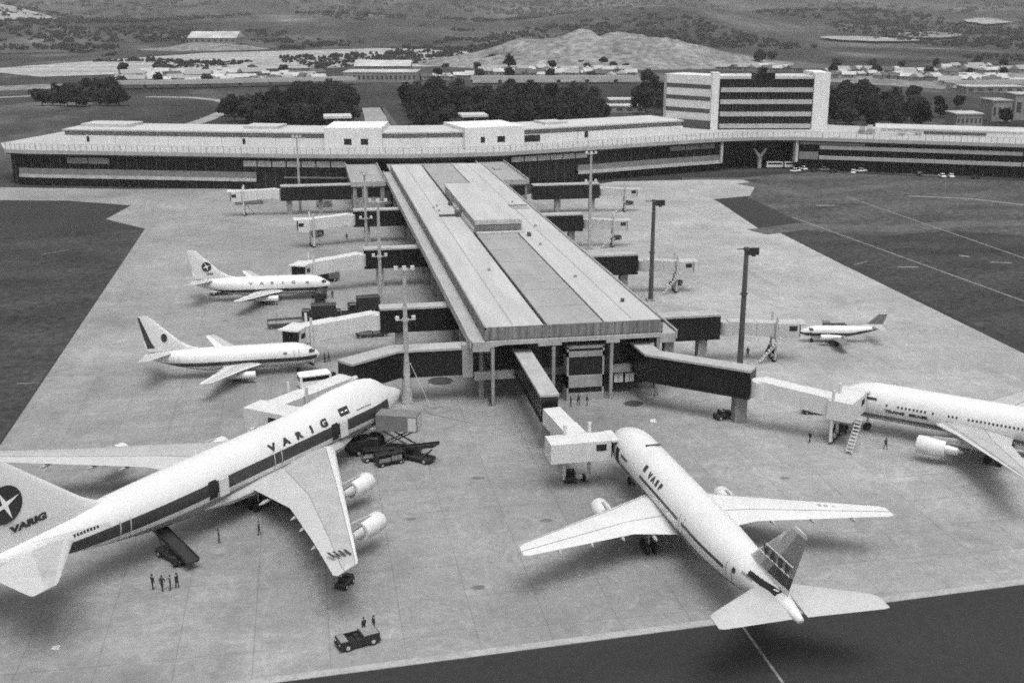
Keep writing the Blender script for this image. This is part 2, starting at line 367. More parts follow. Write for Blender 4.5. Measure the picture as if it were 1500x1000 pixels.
# ------------------------------------------------------------------ aircraft
class Fuselage:
    """nose at x = 0 looking along +x, tail at -L; z above the ground"""
    def __init__(s, L, hw, hh, zc, nose, tail, ztail, droop=.8, hump=None, endr=.12, nexp=(2.0, .62), x0=0.0):
        s.nexp = nexp; s.x0 = x0
        s.L, s.hw, s.hh, s.zc, s.nose, s.tail, s.ztail, s.droop, s.hump, s.endr = L, hw, hh, zc, nose, tail, ztail, droop, hump, endr
    def at(s, x):
        d = -x; f = 1.0; zt = s.zc + s.hh; zb = s.zc - s.hh
        if d < s.nose + s.x0:
            t = max((d - s.x0) / s.nose, 0); f = max((1 - (1 - t) ** s.nexp[0]) ** s.nexp[1], .02)
            zc = s.zc - s.droop * (1 - t) ** 1.6
            zt = zc + s.hh * f * (1 - .12 * (1 - t)); zb = zc - s.hh * f
        elif d > s.L - s.tail:
            t = min((d - s.L + s.tail) / s.tail, 1); f = 1 - (1 - s.endr) * t ** 1.7
            zt2 = s.ztail + s.hh * s.endr; zb2 = s.ztail - s.hh * s.endr
            zt = zt + (zt2 - zt) * t ** 2.2; zb = zb + (zb2 - zb) * t ** 1.35
        k = 0.0
        if s.hump:
            d0, d1, d2, d3, hz = s.hump
            if d0 < d < d3:
                a = min((d - d0) / (d1 - d0), 1); b = min((d3 - d) / (d3 - d2), 1)
                a = a * a * (3 - 2 * a) if a < 1 else 1; b = b * b * (3 - 2 * b)
                k = a * b; zt += hz * k
        return s.hw * f, zb, zt, k
    def pt(s, x, ang, off=0.0, side=-1):
        """point at angle above the horizontal on one side (-1 starboard, +1 port)"""
        hw, zb, zt, k = s.at(x); c, n = math.cos(ang), math.sin(ang)
        zc = (s.at(x)[1] + (zt if not k else zt - s.hump[4] * k)) / 2; hh = zc - zb
        top = (zt - zc) if n > 0 else hh
        w = hw * (1 - .30 * k * max(n, 0) ** 1.5)
        return Vector((x, side * (w + off) * c, zc + (top + off) * n))
    def ang(s, x, z):
        """angle whose height is z"""
        hw, zb, zt, k = s.at(x); zz = zt - (s.hump[4] * k if k else 0); zc = (zb + zz) / 2
        top = (zt - zc) if z > zc else (zc - zb)
        return math.asin(max(-1, min(1, (z - zc) / max(top, .01))))
    def mesh(s, cuts, paint, n=36):
        xs = [s.x0 + k for k in [0.02, .25, .6] + [s.nose * t for t in (.16, .25, .35, .45, .55, .65, .75, .85, .93)] + [s.nose]]
        d = s.nose + s.x0
        while d < s.L - s.tail - 1.5: d += 1.5; xs.append(d)
        xs += [s.L - s.tail + s.tail * t for t in [i / 14 for i in range(15)]]
        xs = sorted(set(round(x, 3) for x in xs))
        rings = []
        for x in xs:
            r = []
            for i in range(n):
                a = 2 * math.pi * i / n; c, q = math.cos(a), math.sin(a)
                aa = math.asin(max(-1, min(1, q)))
                p = s.pt(-x, aa); p.y = -abs(p.y) if c < 0 else abs(p.y); r.append(p)
            rings.append(r)
        mb = MB().loft(rings)
        me = bpy.data.meshes.new('t'); me.from_pydata([tuple(p) for p in mb.v], [], mb.f)
        bm = bmesh.new(); bm.from_mesh(me); bpy.data.meshes.remove(me)
        bmesh.ops.recalc_face_normals(bm, faces=bm.faces)
        for co, no in cuts:
            bmesh.ops.bisect_plane(bm, geom=bm.verts[:] + bm.edges[:] + bm.faces[:], dist=1e-4, plane_co=co, plane_no=no)
        for f in bm.faces:
            f.smooth = True; f.material_index = paint(f.calc_center_median())
        return bm
    def patch(s, x0, x1, z0, z1, side, off=.035, nx=3, nz=3, mb=None, mi=0):
        mb = mb or MB(); k = []
        for j in range(nz + 1):
            for i in range(nx + 1):
                x = x0 + (x1 - x0) * i / nx; z = z0 + (z1 - z0) * j / nz
                k.append(s.pt(x, s.ang(x, z), off, side))
        f = [(j * (nx + 1) + i, j * (nx + 1) + i + 1, (j + 1) * (nx + 1) + i + 1, (j + 1) * (nx + 1) + i) for j in range(nz) for i in range(nx)]
        return mb.add(k, f, mi)
    def text(s, txt, size, xc, z, side, bold=.03, off=.06, wide=1.0, space=0.0):
        """lettering wrapped on the fuselage side, its baseline at height z"""
        mb = MB()
        chunks = [(txt, 0.0)] if not space else [(c, (i - (len(txt) - 1) / 2) * space) for i, c in enumerate(txt)]
        for t, dx in chunks:
            v, f = letters(t, size, bold)
            pts = []
            for (a, b) in v:
                x = xc + (dx + a * wide) * (1 if side < 0 else -1)
                hw, zb, zt, k = s.at(x); a0 = s.ang(x, z)
                pts.append(s.pt(x, a0 + b / (s.hh * 1.0), off, side))
            mb.add(pts, f)
        return mb

AIR = [0, .015, .05, .12, .3, .5, .64, .82, 1.0]
THK = [0.02, .30, .55, .8, 1.0, .86, .66, .36, .03]
def wing_mb(secs, paint=None, up=None):
    """secs: (y, x_leading, chord, z, thickness) ; lofted aerofoil, upper-surface paint by chord panel"""
    rings = []
    for (y, xl, c, z, t) in secs:
        u = [(xl - c * a, y, z + c * t * .62 * h) for a, h in zip(AIR, THK)]
        l = [(xl - c * a, y, z - c * t * .38 * h) for a, h in zip(AIR, THK)][::-1][1:-1]
        rings.append([Vector(p) for p in u + l])
    nu = len(AIR)
    return MB().loft(rings, lambda k, i: (paint(k, i) if paint and i < nu - 1 else (1 if i >= nu - 1 else 0)))
def fin_mb(secs, paint):
    """secs: (z, x_leading, chord, thickness)"""
    rings = []
    for (z, xl, c, t) in secs:
        u = [Vector((xl - c * a, c * t * .5 * h, z)) for a, h in zip(AIR, THK)]
        l = [Vector((xl - c * a, -c * t * .5 * h, z)) for a, h in zip(AIR, THK)][::-1][1:-1]
        rings.append(u + l)
    nu = len(AIR); n = len(rings[0])
    def p(k, i):
        j = i if i < nu - 1 else (n - 1 - i)
        return paint(k, j)
    return MB().loft(rings, p)
def lathe(prof, n=18, mi=0):
    return MB().loft([[Vector((x, r * math.cos(2 * math.pi * i / n), r * math.sin(2 * math.pi * i / n))) for i in range(n)] for x, r in prof], mi)
def seam_mb(secs, a, wd=.05, k0=1):
    """thin dark joint line along a wing at chord fraction a"""
    h = next(THK[i] + (THK[i + 1] - THK[i]) * (a - AIR[i]) / (AIR[i + 1] - AIR[i]) for i in range(len(AIR) - 1) if AIR[i] <= a <= AIR[i + 1])
    L = [Vector((xl - c * a, y, z + c * t * .62 * h + .025)) for (y, xl, c, z, t) in secs[k0:]]
    p = [q + Vector((wd, 0, 0)) for q in L] + [q - Vector((wd, 0, 0)) for q in L]; n = len(L)
    return MB().add(p, [(i, i + 1, n + i + 1, n + i) for i in range(n - 1)])
def shift(mb, d):
    d = Vector(d); mb.v = [p + d for p in mb.v]; return mb

def add_engine(root, x, y, z, L, r, wz, wx, kind='fan'):
    """nacelle with its intake lip at x; pylon up to the wing at (wx, wz)"""
    if kind == 'fan':
        e = shift(lathe([(-.25, r * .72), (0, r * .84), (.08, r * .9), (-.05, r * .96), (-L * .3, r), (-L * .62, r * .93), (-L * .62, r * .66), (-L * .6, r * .62)], 20), (x, y, z)).build('engine', 'white', root, True)
        shift(lathe([(-L * .55, r * .6), (-L * .9, r * .45), (-L * .92, r * .3), (-L * 1.02, r * .06)], 16), (x, y, z)).build('exhaust_cone', 'alu', e, True)
    else:
        e = shift(lathe([(-.25, r * .72), (0, r * .86), (.05, r * .92), (-.1, r), (-L * .4, r), (-L * .85, r * .82), (-L, r * .66), (-L * .97, r * .5)], 16), (x, y, z)).build('engine', 'white', root, True)
    shift(lathe([(-.3, r * .74), (-.31, .01)], 18), (x, y, z)).build('intake_fan', 'void', e, True)
    w = .22 if kind == 'fan' else .18
    MB().add([(x - L * .15, y - w, z + r * .8), (x - L * .15, y + w, z + r * .8), (wx - L * .5, y + w, z + r * .5), (wx - L * .5, y - w, z + r * .5),
              (x - L * .35, y - w * .6, z + r * 1.15), (x - L * .35, y + w * .6, z + r * 1.15), (wx - L * .6, y + w, wz), (wx - L * .6, y - w, wz)],
             [(0, 1, 2, 3), (4, 7, 6, 5), (0, 4, 5, 1), (1, 5, 6, 2), (2, 6, 7, 3), (3, 7, 4, 0)]).build('pylon', 'wing_grey', e)
    return e
def add_gear(root, name, x, y, z, wr, rows=1, gap=.5, track=.9):
    g = MB().tube((x, y, z), (x, y, wr), .14, .11, 8).beam((x - (rows - 1) * gap, y, wr), (x + (rows - 1) * gap + .05, y, wr), .16, .16, dz=-.08).build(name, 'steel', root)
    for i in range(rows):
        for sgn in (-1, 1):
            xx = x + (i - (rows - 1) / 2) * gap * 2.2; yy = y + sgn * track / 2
            MB().tube((xx, yy - .16, wr), (xx, yy + .16, wr), wr, wr, 14).build('wheel', 'rubber', g)
    return g
def fin_disc(root, parent, x, z, r, y, side):
    """dark disc with a four-pointed white star"""
    k = 28
    d = MB().add([(x + r * math.cos(2 * math.pi * i / k), side * y, z + r * math.sin(2 * math.pi * i / k)) for i in range(k)], [tuple(range(k))]).build('tail_emblem', 'ink', parent)
    pts = []
    for i in range(8):
        a = math.pi / 4 * i + .35; q = r * (.9 if i % 2 == 0 else .17); pts.append((x + q * math.cos(a), side * (y + .03), z + q * math.sin(a)))
    MB().add([(x, side * (y + .03), z)] + pts, [(0, i + 1, (i + 1) % 8 + 1) for i in range(8)]).build('star', 'paper', d)
    return d
def fin_text(parent, txt, size, xc, z, y, side, m, bold=.04, rot=0.0, wide=1.0):
    v, f = letters(txt, size, bold); c, n = math.cos(rot), math.sin(rot)
    mb = MB().add([(xc + (a * wide * c - b * n) * (1 if side < 0 else -1), side * y, z + a * wide * n + b * c) for a, b in v], f)
    return mb.build('lettering', m, parent)

def make_jet(name, label, cat, P, loc, heading, group=None):
    root = thing(name, label, cat, (loc[0], loc[1], .02), heading, group)
    F = Fuselage(**P['fus']); x0 = P
    bm = F.mesh(P['cuts'], P['paint'])
    me = bpy.data.meshes.new('fuselage')
    for k in P['fmats']: me.materials.append(M[k])
    bm.to_mesh(me); bm.free(); fo = bpy.data.objects.new('fuselage', me); COL.objects.link(fo); fo.parent = root
    wings = []
    for sgn in (-1, 1):
        secs = [(sgn * y, xl, c, z, t) for (y, xl, c, z, t) in P['wing']]
        w = wing_mb(secs, P.get('wpaint')).build('wing', P.get('wmats', ['white', 'wing_grey', 'alu', 'wing_white']), root, True); wings.append(w)
        if P['ekind'] == 'fan':
            for a in (.12, .64):
                seam_mb(secs, a).build('flap_gap' if a > .5 else 'slat_gap', 'band_dim', w)
        for (y, xt, z, ln) in P.get('fairings', []):
            MB().loft([[Vector((xt + dx, sgn * y + r * math.cos(t), z - .02 + r * math.sin(t) * 1.2)) for t in [i * math.pi / 3 for i in range(6)]] for dx, r in ((ln * .6, .05), (ln * .2, .2), (-ln * .15, .18), (-ln * .42, .04))]).build('flap_fairing', 'wing_grey', w, True)
        if P.get('winglabel') and sgn == P['winglabel'][0]:
            pass
        tp = [(sgn * y, xl, c, z, t) for (y, xl, c, z, t) in P['tailplane']]
        wing_mb(tp, P.get('tpaint')).build('tailplane', ['wing_white', 'wing_grey', 'alu', 'wing_white'], root, True)
    fin = fin_mb(P['fin'], P.get('finpaint', lambda k, i: 0)).build('tail_fin', P.get('finmats', ['white']), root, True)
    for (x, y, z, L, r, wx, wz) in P['engines']:
        for sgn in (-1, 1): add_engine(root, x, sgn * y, z, L, r, wz, wx, P['ekind'])
    for (nm, x, y, wr, rows, gap, track) in P['gear']:
        add_gear(root, nm, x, y, F.at(x)[1] + .6 if abs(y) < 1.2 else P['wing'][0][3], wr, rows, gap, track)
    # cockpit windows, both sides
    if P.get('cockpit'):
        a, b, z0, z1 = P['cockpit']
        for sgn in (-1, 1):
            F.patch(-a, -b, z0, z1, sgn, .03, 4, 2).build('cockpit_window', 'ink', root)
    return root, F, fin, wings

def wing_paint_747(k, i):
    # i: chord panel; first panels = slats, then box, then flaps
    if i <= 2: return 2 if False else 0
    if i <= 5: return 1
    return 3
def zcuts(*zs): return [((0, 0, z), (0, 0, 1)) for z in zs]
def xcut(x): return ((x, 0, 0), (1, 0, 0))

# -- four-engined jumbo, front left
P747 = dict(
    fus=dict(L=74.0, hw=3.25, hh=3.4, zc=5.95, nose=11.0, tail=28.0, ztail=7.7, droop=.1, hump=(5.4, 9.6, 16.0, 28.0, 1.1), nexp=(1.7, .8), x0=2.0),
    cuts=zcuts(5.4, 6.95, 4.7) + [xcut(-8.4), xcut(-10), xcut(-63.9)],
    fmats=['white', 'stripe', 'belly'],
    paint=lambda c: 1 if (5.4 < c.z < 6.95 and -63.9 < c.x < -8.4) else (2 if c.z < 4.7 and c.x < -10 else 0),
    wing=[(1.5, -20.2, 18.6, 3.5, .12), (3.6, -22.0, 15.8, 3.7, .12), (12.4, -31.5, 9.6, 4.6, .10), (22.0, -41.8, 6.3, 5.5, .085), (29.9, -50.3, 4.0, 6.4, .08), (30.4, -51.0, 3.2, 6.45, .05)],
    wpaint=lambda k, i: 0 if i <= 2 else (1 if (i <= 5 and k <= 3) else 3),
    fairings=[(7.0, -39.6, 3.6, 2.6), (14.5, -42.4, 4.5, 2.4), (17.8, -44.8, 4.8, 2.2), (22.5, -48.3, 5.2, 2.0)],
    tailplane=[(.8, -62.3, 11.0, 7.1, .1), (9.2, -71.0, 3.4, 7.7, .09), (9.7, -71.7, 2.6, 7.75, .05)],
    tpaint=lambda k, i: 0 if i <= 2 else (1 if i <= 4 else 3),
    fin=[(8.0, -55.0, 19.0, .05), (9.4, -58.4, 16.0, .08), (10.6, -60.4, 14.2, .08), (19.6, -71.4, 5.2, .085), (20.0, -72.0, 4.4, .05)],
    engines=[(-26.5, 12.7, 2.85, 5.7, 1.24, -31.8, 4.3), (-36.2, 21.8, 3.3, 5.7, 1.24, -41.0, 5.2)], ekind='fan',
    gear=[('nose_gear', -8.5, 0, .6, 1, .5, .9), ('main_gear', -35.5, 1.9, .62, 2, .75, 1.1), ('main_gear', -35.5, -1.9, .62, 2, .75, 1.1), ('main_gear', -32.5, 5.5, .62, 2, .75, 1.1), ('main_gear', -32.5, -5.5, .62, 2, .75, 1.1)],
    cockpit=(6.0, 7.2, 8.9, 9.25))
H747 = math.atan2(.755, .656)
j, F, fin, wings = make_jet('jumbo_jet', 'huge white four-engined jumbo jet with broad dark cheatline and hump, nearest on the left', 'airliner', P747, (13.77, 168.06), H747)
for i, ch in enumerate('VARIG'):
    F.text(ch, 1.3, -28.2 + (i - 2) * 2.55, 7.35, -1, .06, .07, 1.45).build('lettering', 'ink', j)
fl = F.patch(-17.6, -19.6, 7.6, 8.6, -1, .04, 4, 3).build('flag', 'ink', j)
for k in range(2):
    F.patch(-17.9 - k * .9, -18.4 - k * .9, 8.0, 8.15, -1, .07, 2, 1).build('flag_band', 'paper', fl)
mb = MB()
for k in range(9): F.patch(-13.0 - k * .36, -13.2 - k * .36, 7.45, 7.62, -1, .05, 1, 1, mb)
mb.build('small_lettering', 'ink', j)
mb = MB()
for k in range(8): F.patch(-60.3 - k * .4, -60.55 - k * .4, 7.45, 7.75, -1, .05, 1, 1, mb)
mb.build('small_lettering', 'ink', j)
for xd in (-20.6, -43.6):
    d = F.patch(xd, xd - 1.3, 4.9, 7.2, -1, .06, 3, 5).build('open_doorway', 'void', j)
    a = F.pt(xd + .15, F.ang(xd, 5.0), .3); b = F.pt(xd + .15, F.ang(xd, 7.0), .3)
    MB().add([a, a + Vector((1.5, 0, 0)), b + Vector((1.5, 0, 0)), b, a + Vector((0, -.14, 0)), a + Vector((1.5, -.14, 0)), b + Vector((1.5, -.14, 0)), b + Vector((0, -.14, 0))],
             [(0, 1, 2, 3), (4, 7, 6, 5), (0, 4, 5, 1), (1, 5, 6, 2), (2, 6, 7, 3), (3, 7, 4, 0)]).build('open_door', 'white', d)
for xd in (-32.0, -56.3):
    for dx in (0, -1.35):
        F.patch(xd + dx, xd + dx - .16, 4.9, 7.2, -1, .045, 1, 5).build('door_outline', 'finlight', j)
MB().loft([[Vector((x, -(2.2 + r * math.cos(t)), 3.5 + r * .8 * math.sin(t))) for t in [i * math.pi / 5 for i in range(10)]] for x, r in ((-16.5, .1), (-20, 1.2), (-25, 1.5), (-35, 1.55), (-41, 1.0), (-45.0, .1))]).build('wing_root_fairing', 'wing_white', j, True)
for i in range(4):
    MB().add([(-49.3 - i * .5 - d[0], -27.4 + i * .32 - d[1], 6.62) for d in ((0, 0), (.26, -.12), (.8, 1.3), (.54, 1.42))], [(0, 1, 2, 3)]).build('registration_bar', 'ink', wings[0])
fin_disc(j, fin, -69.9, 13.4, 2.05, .52, -1)
fin_text(fin, 'VARIG', 1.0, -67.5, 10.2, .62, -1, 'ink', .07, .02, 1.5)
MB().tube((-68.0, -1.3, 8.6), (-59.0, -2.5, 7.6), .03, .03, 5).build('panel_seam', 'wing_grey', j)

# -- twin-engined wide body, tail towards us
_le = lambda z: -43.0 - (z - 7.6) * 1.2
_te = lambda z: -52.0 - (z - 8.7) * .41
P300 = dict(
    fus=dict(L=54.3, hw=2.82, hh=2.9, zc=5.2, nose=7.5, tail=21.0, ztail=6.2, droop=.5),
    cuts=zcuts(3.5, 4.5, 5.5, 5.9) + [xcut(-1.5), xcut(-47), xcut(-16.5), xcut(-29.6), xcut(-30.6), xcut(-41.5)],
    fmats=['white', 'stripe', 'alu', 'stripe_mid'],
    paint=lambda c: 1 if (5.5 < c.z < 5.9 and (-29.6 < c.x < -16.5 or -41.5 < c.x < -30.6)) else (3 if 3.5 < c.z < 4.5 and c.x > -47 else (2 if c.z < 3.5 else 0)),
    wing=[(1.2, -16.6, 12.5, 3.3, .13), (2.7, -17.7, 11.0, 3.4, .13), (7.6, -21.3, 7.4, 4.0, .11), (21.4, -31.2, 3.0, 5.6, .1), (22.0, -31.8, 2.3, 5.65, .05)],
    wpaint=lambda k, i: 0 if i <= 1 else 3,
    fairings=[(5.2, -28.9, 3.4, 1.9), (9.2, -29.3, 4.0, 1.8), (13.4, -31.0, 4.5, 1.6), (17.6, -32.8, 5.0, 1.5)],
    tailplane=[(.8, -47.0, 7.2, 6.4, .1), (8.2, -52.4, 3.0, 7.0, .09), (8.7, -53.0, 2.3, 7.05, .05)],
    wmats=['white', 'wing_grey', 'alu', 'a300wing'],
    tpaint=lambda k, i: 0 if i <= 4 else 3,
    fin=[(7.2, -40.6, 11.0, .05)] + [(z, _le(z), _le(z) - _te(z), .085) for z in (7.9, 9.45, 10.75, 14.5)] + [(14.9, _le(14.9) - .1, 2.4, .05)],
    finpaint=lambda k, i: 0 if k == 0 or i == 0 or k == 4 else ((2 if i <= 3 else (1 if i <= 4 else 3)) if k == 1 else (1 if k == 2 else (2 if i <= 4 else 1))),
    finmats=['white', 'finband', 'finlight', 'stripe'],
    engines=[(-16.8, 8.1, 2.3, 5.4, 1.18, -21.5, 3.7)], ekind='fan',
    gear=[('nose_gear', -6.2, 0, .55, 1, .5, .7), ('main_gear', -25.5, 4.6, .65, 2, .7, .95), ('main_gear', -25.5, -4.6, .65, 2, .7, .95)],
    cockpit=(1.6, 3.1, 5.7, 6.4))
j, F, fin, wings = make_jet('wide_body_jet', 'white twin-engined wide-body jet with grey tail fin, its tail pointing at the dark asphalt', 'airliner', P300, (40.9, 145.2), R(93.2))
for i, ch in enumerate('VASP'):
    F.text(ch, 1.05, -19.2 - i * 1.2, 6.5, 1, .07, .07, 1.2).build('lettering', 'ink', j)
F.patch(-16.9, -17.7, 6.6, 7.3, 1, .06, 2, 2).build('small_emblem', 'ink', j)
F.patch(-7.4, -8.6, 4.2, 6.2, 1, .06, 2, 4).build('open_doorway', 'void', j)
F.patch(-9.4, -11.8, 5.55, 5.9, 1, .05, 3, 1).build('dark_panel', 'stripe', j)
F.patch(-43.2, -43.8, 6.0, 6.5, 1, .05, 2, 2).build('vent', 'ink', j)
for xd in (-30.0, -42.0):
    for dx in (0, -1.15): F.patch(xd + dx, xd + dx - .08, 4.7, 6.6, 1, .045, 1, 5).build('door_outline', 'band_dim', j)
for k in range(6): F.patch(-44.8 - k * .34, -45.0 - k * .34, 6.55, 6.8, 1, .05, 1, 1).build('registration_bar', 'stripe_mid', j)
MB().box(-13.0, -12.7, -1.3, .7, 8.05, 8.22).build('antenna', 'steel_dark', j)
F.patch(-45.6, -50.4, 6.75, 7.2, 1, .05, 4, 2).build('tailplane_slot', 'void', j)
for i, ch in enumerate('VASP'):
    fin_text(fin, ch, 1.25, -47.0 - i * 1.55, 9.65 + i * .06, .40, 1, 'ink', .08, 0, 1.1)
for z, x0, x1 in ((9.42, -45.6, -52.2), (10.72, -47.0, -52.8)):
    MB().add([(x, .40, z + (x0 - x) * .04 + dz) for x, dz in ((x0, 0), (x1, 0), (x1, .14), (x0, .14))] + [(x, .36, z + (x0 - x) * .04 + dz) for x, dz in ((x0, 0), (x1, 0), (x1, .14), (x0, .14))], [(0, 1, 2, 3), (4, 7, 6, 5), (3, 2, 6, 7), (0, 4, 5, 1)]).build('white_line', 'paper', fin)
MB().add([(-49.6, .36, 12.6), (-50.5, .34, 13.8), (-50.9, .34, 13.8), (-50.0, .36, 12.6)], [(0, 1, 2, 3)]).build('white_line', 'paper', fin)
for i, yy in enumerate((-17.6, -17.0, -16.2, -15.6)):
    MB().box(-30.2 + i * .4, -29.7 + i * .4, yy, yy + .35, 5.30, 5.38 - .03 * i).build('registration_bar', 'wing_grey', wings[0])

# -- twin jet at the right frame edge
P767 = dict(
    fus=dict(L=50.5, hw=2.6, hh=2.75, zc=4.85, nose=6.5, tail=18.0, ztail=6.2, droop=.5),
    cuts=zcuts(2.9, 3.5) + [xcut(-3)],
    fmats=['white', 'stripe_mid', 'alu'],
    paint=lambda c: 2 if c.z < 2.9 else (1 if c.z < 3.5 and c.x < -3 else 0),
    wing=[(1.2, -14.8, 12.0, 3.4, .13), (2.6, -16.0, 10.4, 3.6, .13), (8.0, -19.8, 7.2, 4.6, .11), (23.6, -30.4, 2.4, 6.5, .1), (24.2, -31.0, 1.8, 6.55, .05)],
    wpaint=lambda k, i: 0 if i <= 1 else (1 if i <= 5 else 3),
    fairings=[(6, -27.8, 3.3, 2.0), (11.2, -29.0, 4.1, 1.8), (16, -30.6, 4.7, 1.6)],
    tailplane=[(.8, -42.5, 6.2, 6.6, .1), (9.0, -48.0, 2.4, 7.4, .09)],
    tpaint=lambda k, i: 0,
    fin=[(7.0, -36.5, 11.5, .05), (8.2, -39.5, 8.9, .085), (15.4, -46.0, 3.8, .085)],
    engines=[(-14.9, 8.3, 2.4, 6.1, 1.34, -20.4, 4.5)], ekind='fan',
    gear=[('nose_gear', -5.5, 0, .55, 1, .5, .7), ('main_gear', -24.5, 4.4, .62, 2, .7, .95), ('main_gear', -24.5, -4.4, .62, 2, .7, .95)],
    cockpit=(1.4, 2.9, 5.5, 6.2))
H767 = math.atan2(.675, -.738)
j, F, fin, wings = make_jet('twin_jet', 'white twin-engined jet with a row of small dark windows, cut by the right frame edge', 'airliner', P767, (78.1, 156.6), H767)
F.text('TRANS', .62, -9.9, 4.2, 1, .06, .06, 1.5).build('lettering', 'ink', j)
F.text('BRASIL', .62, -13.4, 4.2, 1, .06, .06, 1.5).build('lettering', 'ink', j)
mb0 = F.patch(-8.6, -8.84, 5.1, 5.42, 1, .045, 1, 1).build('cabin_window', 'ink', j)
for i in range(1, 56):
    if i in (1, 2, 11, 13, 14, 15, 19, 20): continue
    x = -8.6 - i * .55
    if x < -36: break
    F.patch(x, x - .26, 5.1, 5.42, 1, .045, 1, 1).build('cabin_window', 'ink', j)
F.patch(-5.2, -7.2, 5.7, 6.05, 1, .05, 3, 1).build('dark_panel', 'stripe', j)

# -- the two short twin jets on the left
def p737(paint, fmats, finpaint, finmats, cuts):
    return dict(
        fus=dict(L=29.0, hw=1.88, hh=2.0, zc=3.15, nose=4.6, tail=10.5, ztail=4.2, droop=.35),
        cuts=cuts, fmats=fmats, paint=paint,
        wing=[(.8, -9.2, 7.0, 2.0, .14), (1.9, -10.2, 5.9, 2.1, .13), (5.2, -12.6, 4.1, 2.45, .12), (13.8, -17.6, 1.9, 3.3, .1), (14.2, -17.9, 1.3, 3.33, .05)],
        wpaint=lambda k, i: 0 if i <= 1 else (3 if i <= 5 else 0),
        fairings=[(4.2, -16.2, 2.3, 1.9), (8.0, -17.2, 2.7, 1.7)],
        tailplane=[(.5, -24.2, 4.2, 4.6, .1), (6.2, -27.8, 1.6, 5.1, .09)],
        tpaint=lambda k, i: 0,
        fin=[(4.9, -18.6, 9.4, .04), (5.5, -21.2, 7.0, .07), (6.6, -23.0, 5.5, .08), (10.9, -27.5, 1.9, .09), (11.15, -27.8, 1.5, .05)],
        finpaint=finpaint, finmats=finmats,
        engines=[(-11.0, 4.9, 1.4, 4.6, .62, -13.5, 2.3)], ekind='jet',
        gear=[('nose_gear', -3.8, 0, .32, 1, .4, .45), ('main_gear', -14.3, 2.6, .5, 1, .4, .7), ('main_gear', -14.3, -2.6, .5, 1, .4, .7)],
        cockpit=(.9, 1.9, 3.5, 4.05))
A = p737(lambda c: 1 if (2.35 < c.z < 3.05 and -26.5 < c.x < -.6) else (2 if c.z < 2.35 else 0), ['white', 'stripe', 'alu'],
         lambda k, i: 1 if (i >= 7 and k in (1, 2)) else 0, ['white', 'stripe'], zcuts(2.35, 3.05) + [xcut(-.6), xcut(-26.5)])
j, F, fin, wings = make_jet('small_twin_jet', 'white short twin jet with dark rudder edge and thin dark cheatline, behind the jumbo', 'airliner', A, (0.9, 198.0), R(2.2))
j.scale = (1.03,) * 3
k = 12
MB().add([(-25.4 + .5 * math.cos(2 * math.pi * i / k), -.3, 7.3 + .75 * math.sin(2 * math.pi * i / k)) for i in range(k)], [tuple(range(k))]).build('tail_emblem', 'ink', fin)
F.patch(-5.6, -6.2, 3.6, 4.0, -1, .04, 2, 1).build('small_window', 'stripe_mid', j)
for xd in (-3.6, -23.2):
    for dx in (0, -.8): F.patch(xd + dx, xd + dx - .06, 2.7, 4.3, -1, .035, 1, 4).build('door_outline', 'band_dim', j)
B = p737(lambda c: 1 if (2.05 < c.z < 2.75 and -26.5 < c.x < -.6) else (2 if c.z < 2.05 else 0), ['white', 'stripe', 'alu'],
         lambda k, i: 0, ['white'], zcuts(2.05, 2.75) + [xcut(-.6), xcut(-26.5)])
j, F, fin, wings = make_jet('small_twin_jet', 'white short twin jet with dark disc on its fin, farther up the left apron', 'airliner', B, (4.2, 251.1), R(-1.2))
j.scale = (1.03,) * 3
fin_disc(j, fin, -25.6, 7.6, 1.0, .3, -1)
fin_text(fin, 'VARIG', .5, -25.0, 5.9, .3, -1, 'ink', .05)
F.text('VARIG', .8, -12.2, 3.75, -1, .05, .05, 1.4, 2.2).build('lettering', 'stripe_mid', j)
F.patch(-4.6, -5.2, 3.6, 4.1, -1, .04, 2, 1).build('small_window', 'stripe_mid', j)

# -- small commuter aircraft by the second bridge on the right
PC = dict(
    fus=dict(L=14.4, hw=.9, hh=.95, zc=2.0, nose=3.0, tail=6.5, ztail=2.75, droop=.25),
    cuts=zcuts(1.75), fmats=['white', 'stripe'], paint=lambda c: 1 if c.z < 1.85 + max(0, -c.x - 8) * .13 else 0,
    wing=[(.4, -4.6, 2.6, 1.3, .14), (2.4, -4.8, 2.4, 1.4, .14), (7.6, -5.5, 1.4, 1.75, .1)],
    wpaint=lambda k, i: 1, wmats=['stripe_mid'] * 4, tailplane=[(.3, -12.4, 1.8, 3.0, .1), (3.4, -13.0, 1.0, 3.1, .09)], tpaint=lambda k, i: 3,  # dark wing colour paints in the shade on the white plane's wings
    fin=[(2.6, -9.8, 4.0, .04), (3.3, -11.4, 2.9, .07), (5.1, -13.4, 1.5, .08)],
    finpaint=lambda k, i: 1 if k == 1 else 0, finmats=['white', 'stripe_mid'],
    engines=[(-3.2, 2.4, 1.5, 3.4, .5, -5.5, 1.6)], ekind='jet',
    gear=[('nose_gear', -2.2, 0, .3, 1, .3, .3), ('main_gear', -6.0, 2.4, .4, 1, .3, .4), ('main_gear', -6.0, -2.4, .4, 1, .3, .4)], cockpit=(1.5, 2.2, 2.2, 2.6))
j, F, fin, wings = make_jet('commuter_plane', 'small white commuter plane with dark tail by the right-hand bridge', 'aircraft', PC, (91.6, 199.8), R(180 - 12))
j.scale = (1.1,) * 3

